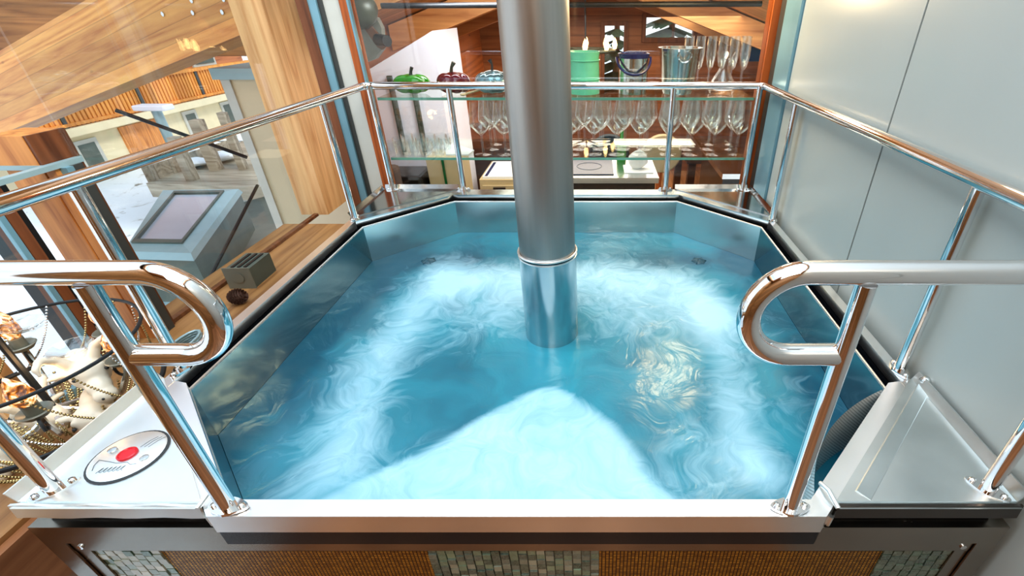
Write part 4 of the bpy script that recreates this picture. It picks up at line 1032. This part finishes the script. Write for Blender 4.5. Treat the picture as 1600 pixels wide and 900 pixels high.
# tumblers at the left of the lower shelf
def make_tumbler(lab):
    t = thing('small_tumbler', lab, 'glass', (0, 0, 0), 'small tumblers on the lower shelf')
    obj('wall', lathe(B(), [(0, E0), (.022, E0), (.026, .058), (.0245, .058), (.0208, .007), (0, .007)], seg=18), M['crystal'], t, True)
    return t
tp = None
for j, y in enumerate((2.03, 2.10, 2.17)):
    for i in range(5):
        x = at(612 + 18.5 * i, 240, y=2.03).x + j * .012
        lab = f"{ORD[i]} small tumbler from the left in the {('front', 'middle', 'rear')[j]} row on the lower shelf"
        if tp is None: tp = make_tumbler(lab); tp.location = (x, y, ZL)
        else: dup(tp, (x, y, ZL), lab)
bm = B(); q = [at(u, v, z=ZL + .001) for u, v in ((697, 243), (732, 243), (741, 236), (712, 227), (695, 226))]
prism(bm, [(p.x, min(p.y, 2.25)) for p in q], ZL + E0, ZL + .006); tag(obj('napkin', bm, M['paper']), 'folded white napkin on the lower shelf beside the tumblers', 'napkin')
# kitchen counters and furniture
def at2(u, v, z): p = at(u, v, z=z); return p
co = thing('cooking_counter', 'stainless cooking counter with a black front beyond the right half of the back window', 'counter', (.05, 2.5, KZ))
zc = -.12; a = at(870, 278, z=zc); b = at(1060, 247, z=zc)
obj('worktop', bx((-.30, a.y, zc - .03), (.345, b.y, zc)), M['steel'], co)
obj('base_cabinet', bx((-.28, a.y + .03, KZ), (.33, b.y, zc - .03)), M['oven'], co)
h_ = thing('induction_hob', 'shiny blue black induction hob let into the steel counter', 'hob', (0, a.y + .2, zc)); obj('glass_plate', bx((-.16, a.y + .05, zc), (.105, b.y - .04, zc + .005)), M['hob'], h_)
obj('ring_mark', tube(B(), [(-.03 + .07 * math.cos(t * PI / 16), a.y + .2 + .07 * math.sin(t * PI / 16), zc + .0055) for t in range(32)], .0012, 4, True), M['darkalu'], h_)
p = Vector((.245, a.y + .16, zc))
pt = thing('paper_towel', 'crumpled white paper bundle on the right end of the steel counter', 'paper', tuple(p))
bm = B(); ball(bm, p + Vector((0, 0, .05)), .055, 16, (1.0, .8, .9))
for w in bm.verts: w.co += Vector((noise.noise(w.co * 25), noise.noise(w.co * 25 + Vector((9, 0, 0))), noise.noise(w.co * 25 + Vector((0, 9, 0))))) * .012
obj('bundle', bm, M['paper'], pt); obj('sheet', bx((p.x - .08, p.y - .08, zc), (p.x + .08, p.y + .07, zc + .004)), M['paper'], pt)
gb = thing('green_bottle', 'small green bottle standing on the steel counter behind the wine glasses', 'bottle', (.15, b.y - .06, zc))
obj('glass_body', lathe(B(), [(0, 0), (.028, 0), (.028, .09), (.010, .13), (.010, .17), (0, .17)], (.16, b.y + .02 - .06, zc), 18), M['green'], gb, True)
ov = thing('dark_oven', 'dark built-in oven block at the right edge of the kitchen', 'oven', (1.0, 3.0, KZ))
obj('body', bx((.74, 2.62, KZ), (1.6, 3.2, -.18)), M['oven'], ov); obj('door', bx((.76, 2.605, KZ + .1), (1.58, 2.62, -.30)), M['hob'], ov); obj('handle', tube(B(), [(.80, 2.58, -.33), (1.54, 2.58, -.33)], .012, 10), M['tube'], ov, True)
obj('top', bx((.73, 2.60, -.18), (1.62, 3.2, -.15)), M['steel'], ov)
a = at(750, 300, z=-.30)
dr = thing('drawer_cabinet', 'low beige metal drawer cabinet left of the pipe', 'drawer cabinet', (-.45, a.y + .2, KZ))
xa, xb = at(748, 282, z=-.30).x, at(822, 282, z=-.30).x
ya = at(748, 281, z=-.30).y; yb = min(3.40, at(770, 252, z=-.30).y)
obj('carcass', bx((xa, ya, KZ), (xb, yb, -.30)), M['card'], dr)
for k in range(3):
    d_ = obj('drawer', bx((xa + .02, ya - .015, -.53 - k * .22), (xb - .02, ya, -.335 - k * .22)), M['card'], dr); obj('handle', bx((xa + .09, ya - .025, -.37 - k * .22), (xa + .17, ya - .015, -.345 - k * .22)), M['black'], d_)
bm = B(); box(bm, (xa + .02, ya + .02, -.30), (xb - .01, yb - .05, -.285)); o = obj('paper_stack', bm, M['paper']); tag(o, 'stack of white papers with a blue stripe on the beige drawer cabinet', 'papers')
obj('blue_stripe', bx((xa + .03, ya + .03, -.285), (xa + .05, yb - .08, -.2845)), M['darkblue'], o)
a = at(672, 300, z=-.35)
ca = thing('beige_counter', 'beige side counter with a dark green strip behind the back left tray', 'counter', (-.9, 2.6, KZ))
xa, xb = at(669, 270, y=2.55).x, at(722, 270, y=2.55).x; zt = at(690, 247, y=2.55).z
obj('body', bx((xa, 2.55, KZ), (xb, 2.735, zt)), M['card'], ca); xg = at(694, 270, y=2.54).x; obj('green_strip', bx((xg - .006, 2.542, KZ), (xg + .006, 2.55, zt)), M['greenedge'], ca)
so = thing('dark_sofa', 'dark upholstered bench under the white reflection slab at the far left', 'bench', (-1.2, 2.7, KZ))
xa, xb = at(596, 270, y=2.5).x, at(668, 270, y=2.5).x
obj('seat', bx((-1.28, 2.50, KZ + .5), (xb - .04, 2.72, at(630, 276, y=2.5).z), .02), M['oven'], so); obj('cushion', bx((-1.28, 2.42, at(630, 300, y=2.42).z - .12), (xb - .14, 2.5, at(630, 262, y=2.42).z), .02), M['sofa'], so)
obj('base', bx((-1.28, 2.52, KZ), (xb - .04, 2.72, KZ + .5)), M['oven'], so)
# white bottle and wood rack behind the shelf, between tumblers and wine glasses
wb = at(725, 205, y=3.55); wbt = thing('white_bottle', 'slim white bottle standing on the beige box rack behind the shelves', 'bottle', (wb.x, 3.55, at(727, 216, y=3.55).z))
zb = at(727, 216, y=3.55).z
obj('body', lathe(B(), [(0, 0), (.045, 0), (.042, .15), (.018, .19), (.016, .26), (0, .26)], (wb.x, 3.55, zb), 18), M['paper'], wbt, True)
rk = thing('timber_island', 'brown timber kitchen island behind the shelves', 'kitchen island', (-.4, 3.75, KZ))
obj('top', bx((at(700, 216, y=3.5).x, 3.45, zb - .05), (at(880, 216, y=3.5).x, 4.1, zb)), M['brownwood'], rk); obj('body', bx((at(706, 216, y=3.5).x, 3.5, KZ), (at(876, 216, y=3.5).x, 4.05, zb - .05)), M['darkwood'], rk)
# round chair backs and dining table in the mid kitchen
dt = thing('dining_table', 'long wooden dining table in the room behind the wine glasses', 'table', (.9, 4.0, KZ))
obj('table_top', bx((.75, 3.75, -.42), (2.1, 4.5, -.37)), M['darkwood'], dt)
for x, y in ((.80, 3.80), (2.0, 3.80), (.80, 4.42), (2.0, 4.42)): obj('leg', bx((x - .03, y - .03, KZ), (x + .03, y + .03, -.42)), M['darkwood'], dt)
for k, (x, col_, lab) in enumerate(((.10, 'black', 'round-backed black chair seen between the wine glasses'), (.46, 'card', 'round-backed beige chair seen right of the black chair'))):
    c_ = thing('dining_chair', lab, 'chair', (x, 3.3, KZ), 'chairs at the dining table')
    bm = B(); lathe(bm, [(0, -.012), (.13, -.012), (.14, 0), (.13, .012), (0, .012)], (x, 3.22, -.20), 28, axis=(0, 1, .12)); obj('backrest', bm, M[col_], c_, True)
    bm = B(); lathe(bm, [(0, 0), (.17, 0), (.18, .02), (.16, .04), (0, .04)], (x, 3.42, -.70), 24); obj('seat', bm, M[col_], c_, True)
    bm = B(); tube(bm, [(x, 3.24, -.30), (x, 3.26, -.68)], .018, 8); obj('back_post', bm, M['redwood'], c_, True)
    for sx_, sy_ in ((-1, -1), (1, -1), (-1, 1), (1, 1)): obj('leg', tube(B(), [(x + sx_ * .11, 3.42 + sy_ * .11, -.70), (x + sx_ * .15, 3.42 + sy_ * .15, KZ)], [.016, .011], 8), M['redwood'], c_, True)
# warm kitchen chandelier with candle bulbs
kc = at(915, 66, y=3.6)
kch = thing('kitchen_chandelier', 'warm lit candle chandelier hanging in the kitchen right of the pipe', 'chandelier', tuple(kc))
obj('ring', tube(B(), [(kc.x + .20 * math.cos(t * PI / 16), kc.y + .20 * math.sin(t * PI / 16), kc.z - .05) for t in range(32)], .010, 8, True), M['shade_dark'], kch, True)
obj('rod', tube(B(), [(kc.x, kc.y, kc.z - .05), (kc.x, kc.y, roofz(kc.x))], .006, 6), M['cable'], kch, True)
bm = B()
for k in range(3): a_ = k * PI / 3; tube(bm, [(kc.x + .2 * math.cos(a_), kc.y + .2 * math.sin(a_), kc.z - .05), (kc.x - .2 * math.cos(a_), kc.y - .2 * math.sin(a_), kc.z - .05)], .006, 6)
obj('spokes', bm, M['shade_dark'], kch, True)
for k in range(8):
    a_ = k * PI / 4; q = (kc.x + .20 * math.cos(a_), kc.y + .20 * math.sin(a_), kc.z - .04)
    obj('candle_bulb', lathe(B(), [(0, 0), (.012, .0), (.018, .025), (.010, .055), (0, .07)], q, 12), M['warm_bulb'], kch, True)
# white range of boards on the right (dark appliance, far right)
ap = thing('wall_screen', 'dark flat screen hanging at the far right of the kitchen', 'screen', tuple(at(1170, 78, y=3.4)))
a, b = at(1160, 96, y=3.4), at(1196, 60, y=3.4); obj('panel', bx((a.x, 3.4, a.z), (b.x, 3.44, b.z)), M['hob'], ap); obj('arm', bx((b.x - .02, 3.44, a.z + .04), (b.x + .5, 3.48, a.z + .08)), M['black'], ap)
kw = struct('wall_right_2', bx((2.3, 2.1, KZ), (2.4, 6.0, .14)), M['kwall'])
struct('wall_left_2', bx((-1.36, 2.50, KZ), (-1.30, 6.0, .62)), M['chalet'])
# ------------------------------------------------------------------ light
def area(name, loc, rot, sx_, sy_, pw, col):
    l = bpy.data.lights.new(name, 'AREA'); l.shape = 'RECTANGLE'; l.size = sx_; l.size_y = sy_; l.energy = pw; l.color = col
    o = bpy.data.objects.new(name, l); o.location = loc; o.rotation_euler = rot; COL.objects.link(o); return o
def point(name, loc, pw, col, r):
    l = bpy.data.lights.new(name, 'POINT'); l.energy = pw; l.color = col; l.shadow_soft_size = r
    o = bpy.data.objects.new(name, l); o.location = loc; COL.objects.link(o); return o
area('skylight_daylight', (-.25, .55, 2.25), (0, 0, 0), 1.7, 2.4, 52, (.86, .95, 1.0))
area('room_fill', (0, -1.0, 1.9), (R(18), 0, 0), 1.0, .8, 20, (1, .90, .76))  # unseen fill light added behind the camera
area('kitchen_fill', (.1, 3.1, .62), (0, 0, 0), 1.6, 1.0, 20, (1, .93, .84))  # unseen area fills added to brighten the kitchen
area('cool_fill', (-.55, 2.32, .78), (R(38), 0, R(12)), .5, .2, 9, (.90, .93, 1))  # unseen cool fill added to brighten the white slab
area('kitchen_fill', (.1, 4.8, .60), (0, 0, 0), 1.6, 1.2, 30, (1, .86, .70))
point('warm_spot', (.386, 1.93, .76), 9, (1, .74, .40), .10)
point('warm_spot', (.60, 1.40, 1.15), 3.0, (1, .74, .42), .06)
point('bulb_light', (CC.x + .05, CC.y, .06), .4, (1, .6, .3), .03)
sun = bpy.data.lights.new('sun', 'SUN'); sun.energy = 1.6; sun.angle = R(12); sun.color = (1, .96, .9)
so_ = bpy.data.objects.new('sun', sun); so_.rotation_euler = (R(48), R(0), R(60)); COL.objects.link(so_)
w = bpy.data.worlds.new('overcast_sky'); C.world = w; w.use_nodes = True; nt = w.node_tree; nt.nodes.clear()
wo = nt.nodes.new('ShaderNodeOutputWorld'); bg = nt.nodes.new('ShaderNodeBackground'); tc = nt.nodes.new('ShaderNodeTexCoord'); se = nt.nodes.new('ShaderNodeSeparateXYZ'); rp_ = nt.nodes.new('ShaderNodeValToRGB')
nt.links.new(tc.outputs['Generated'], se.inputs[0]); nt.links.new(se.outputs[2], rp_.inputs[0])
e = rp_.color_ramp.elements; e[0].position = 0; e[0].color = (.95, .97, 1, 1); e[1].position = .8; e[1].color = (.62, .80, 1, 1)
nt.links.new(rp_.outputs[0], bg.inputs[0]); bg.inputs[1].default_value = 1.35; nt.links.new(bg.outputs[0], wo.inputs[0])
C.cycles.max_bounces = 14; C.cycles.transparent_max_bounces = 48; C.cycles.glossy_bounces = 6; C.cycles.diffuse_bounces = 4
C.cycles.sample_clamp_indirect = 6
bpy.context.view_layer.update()
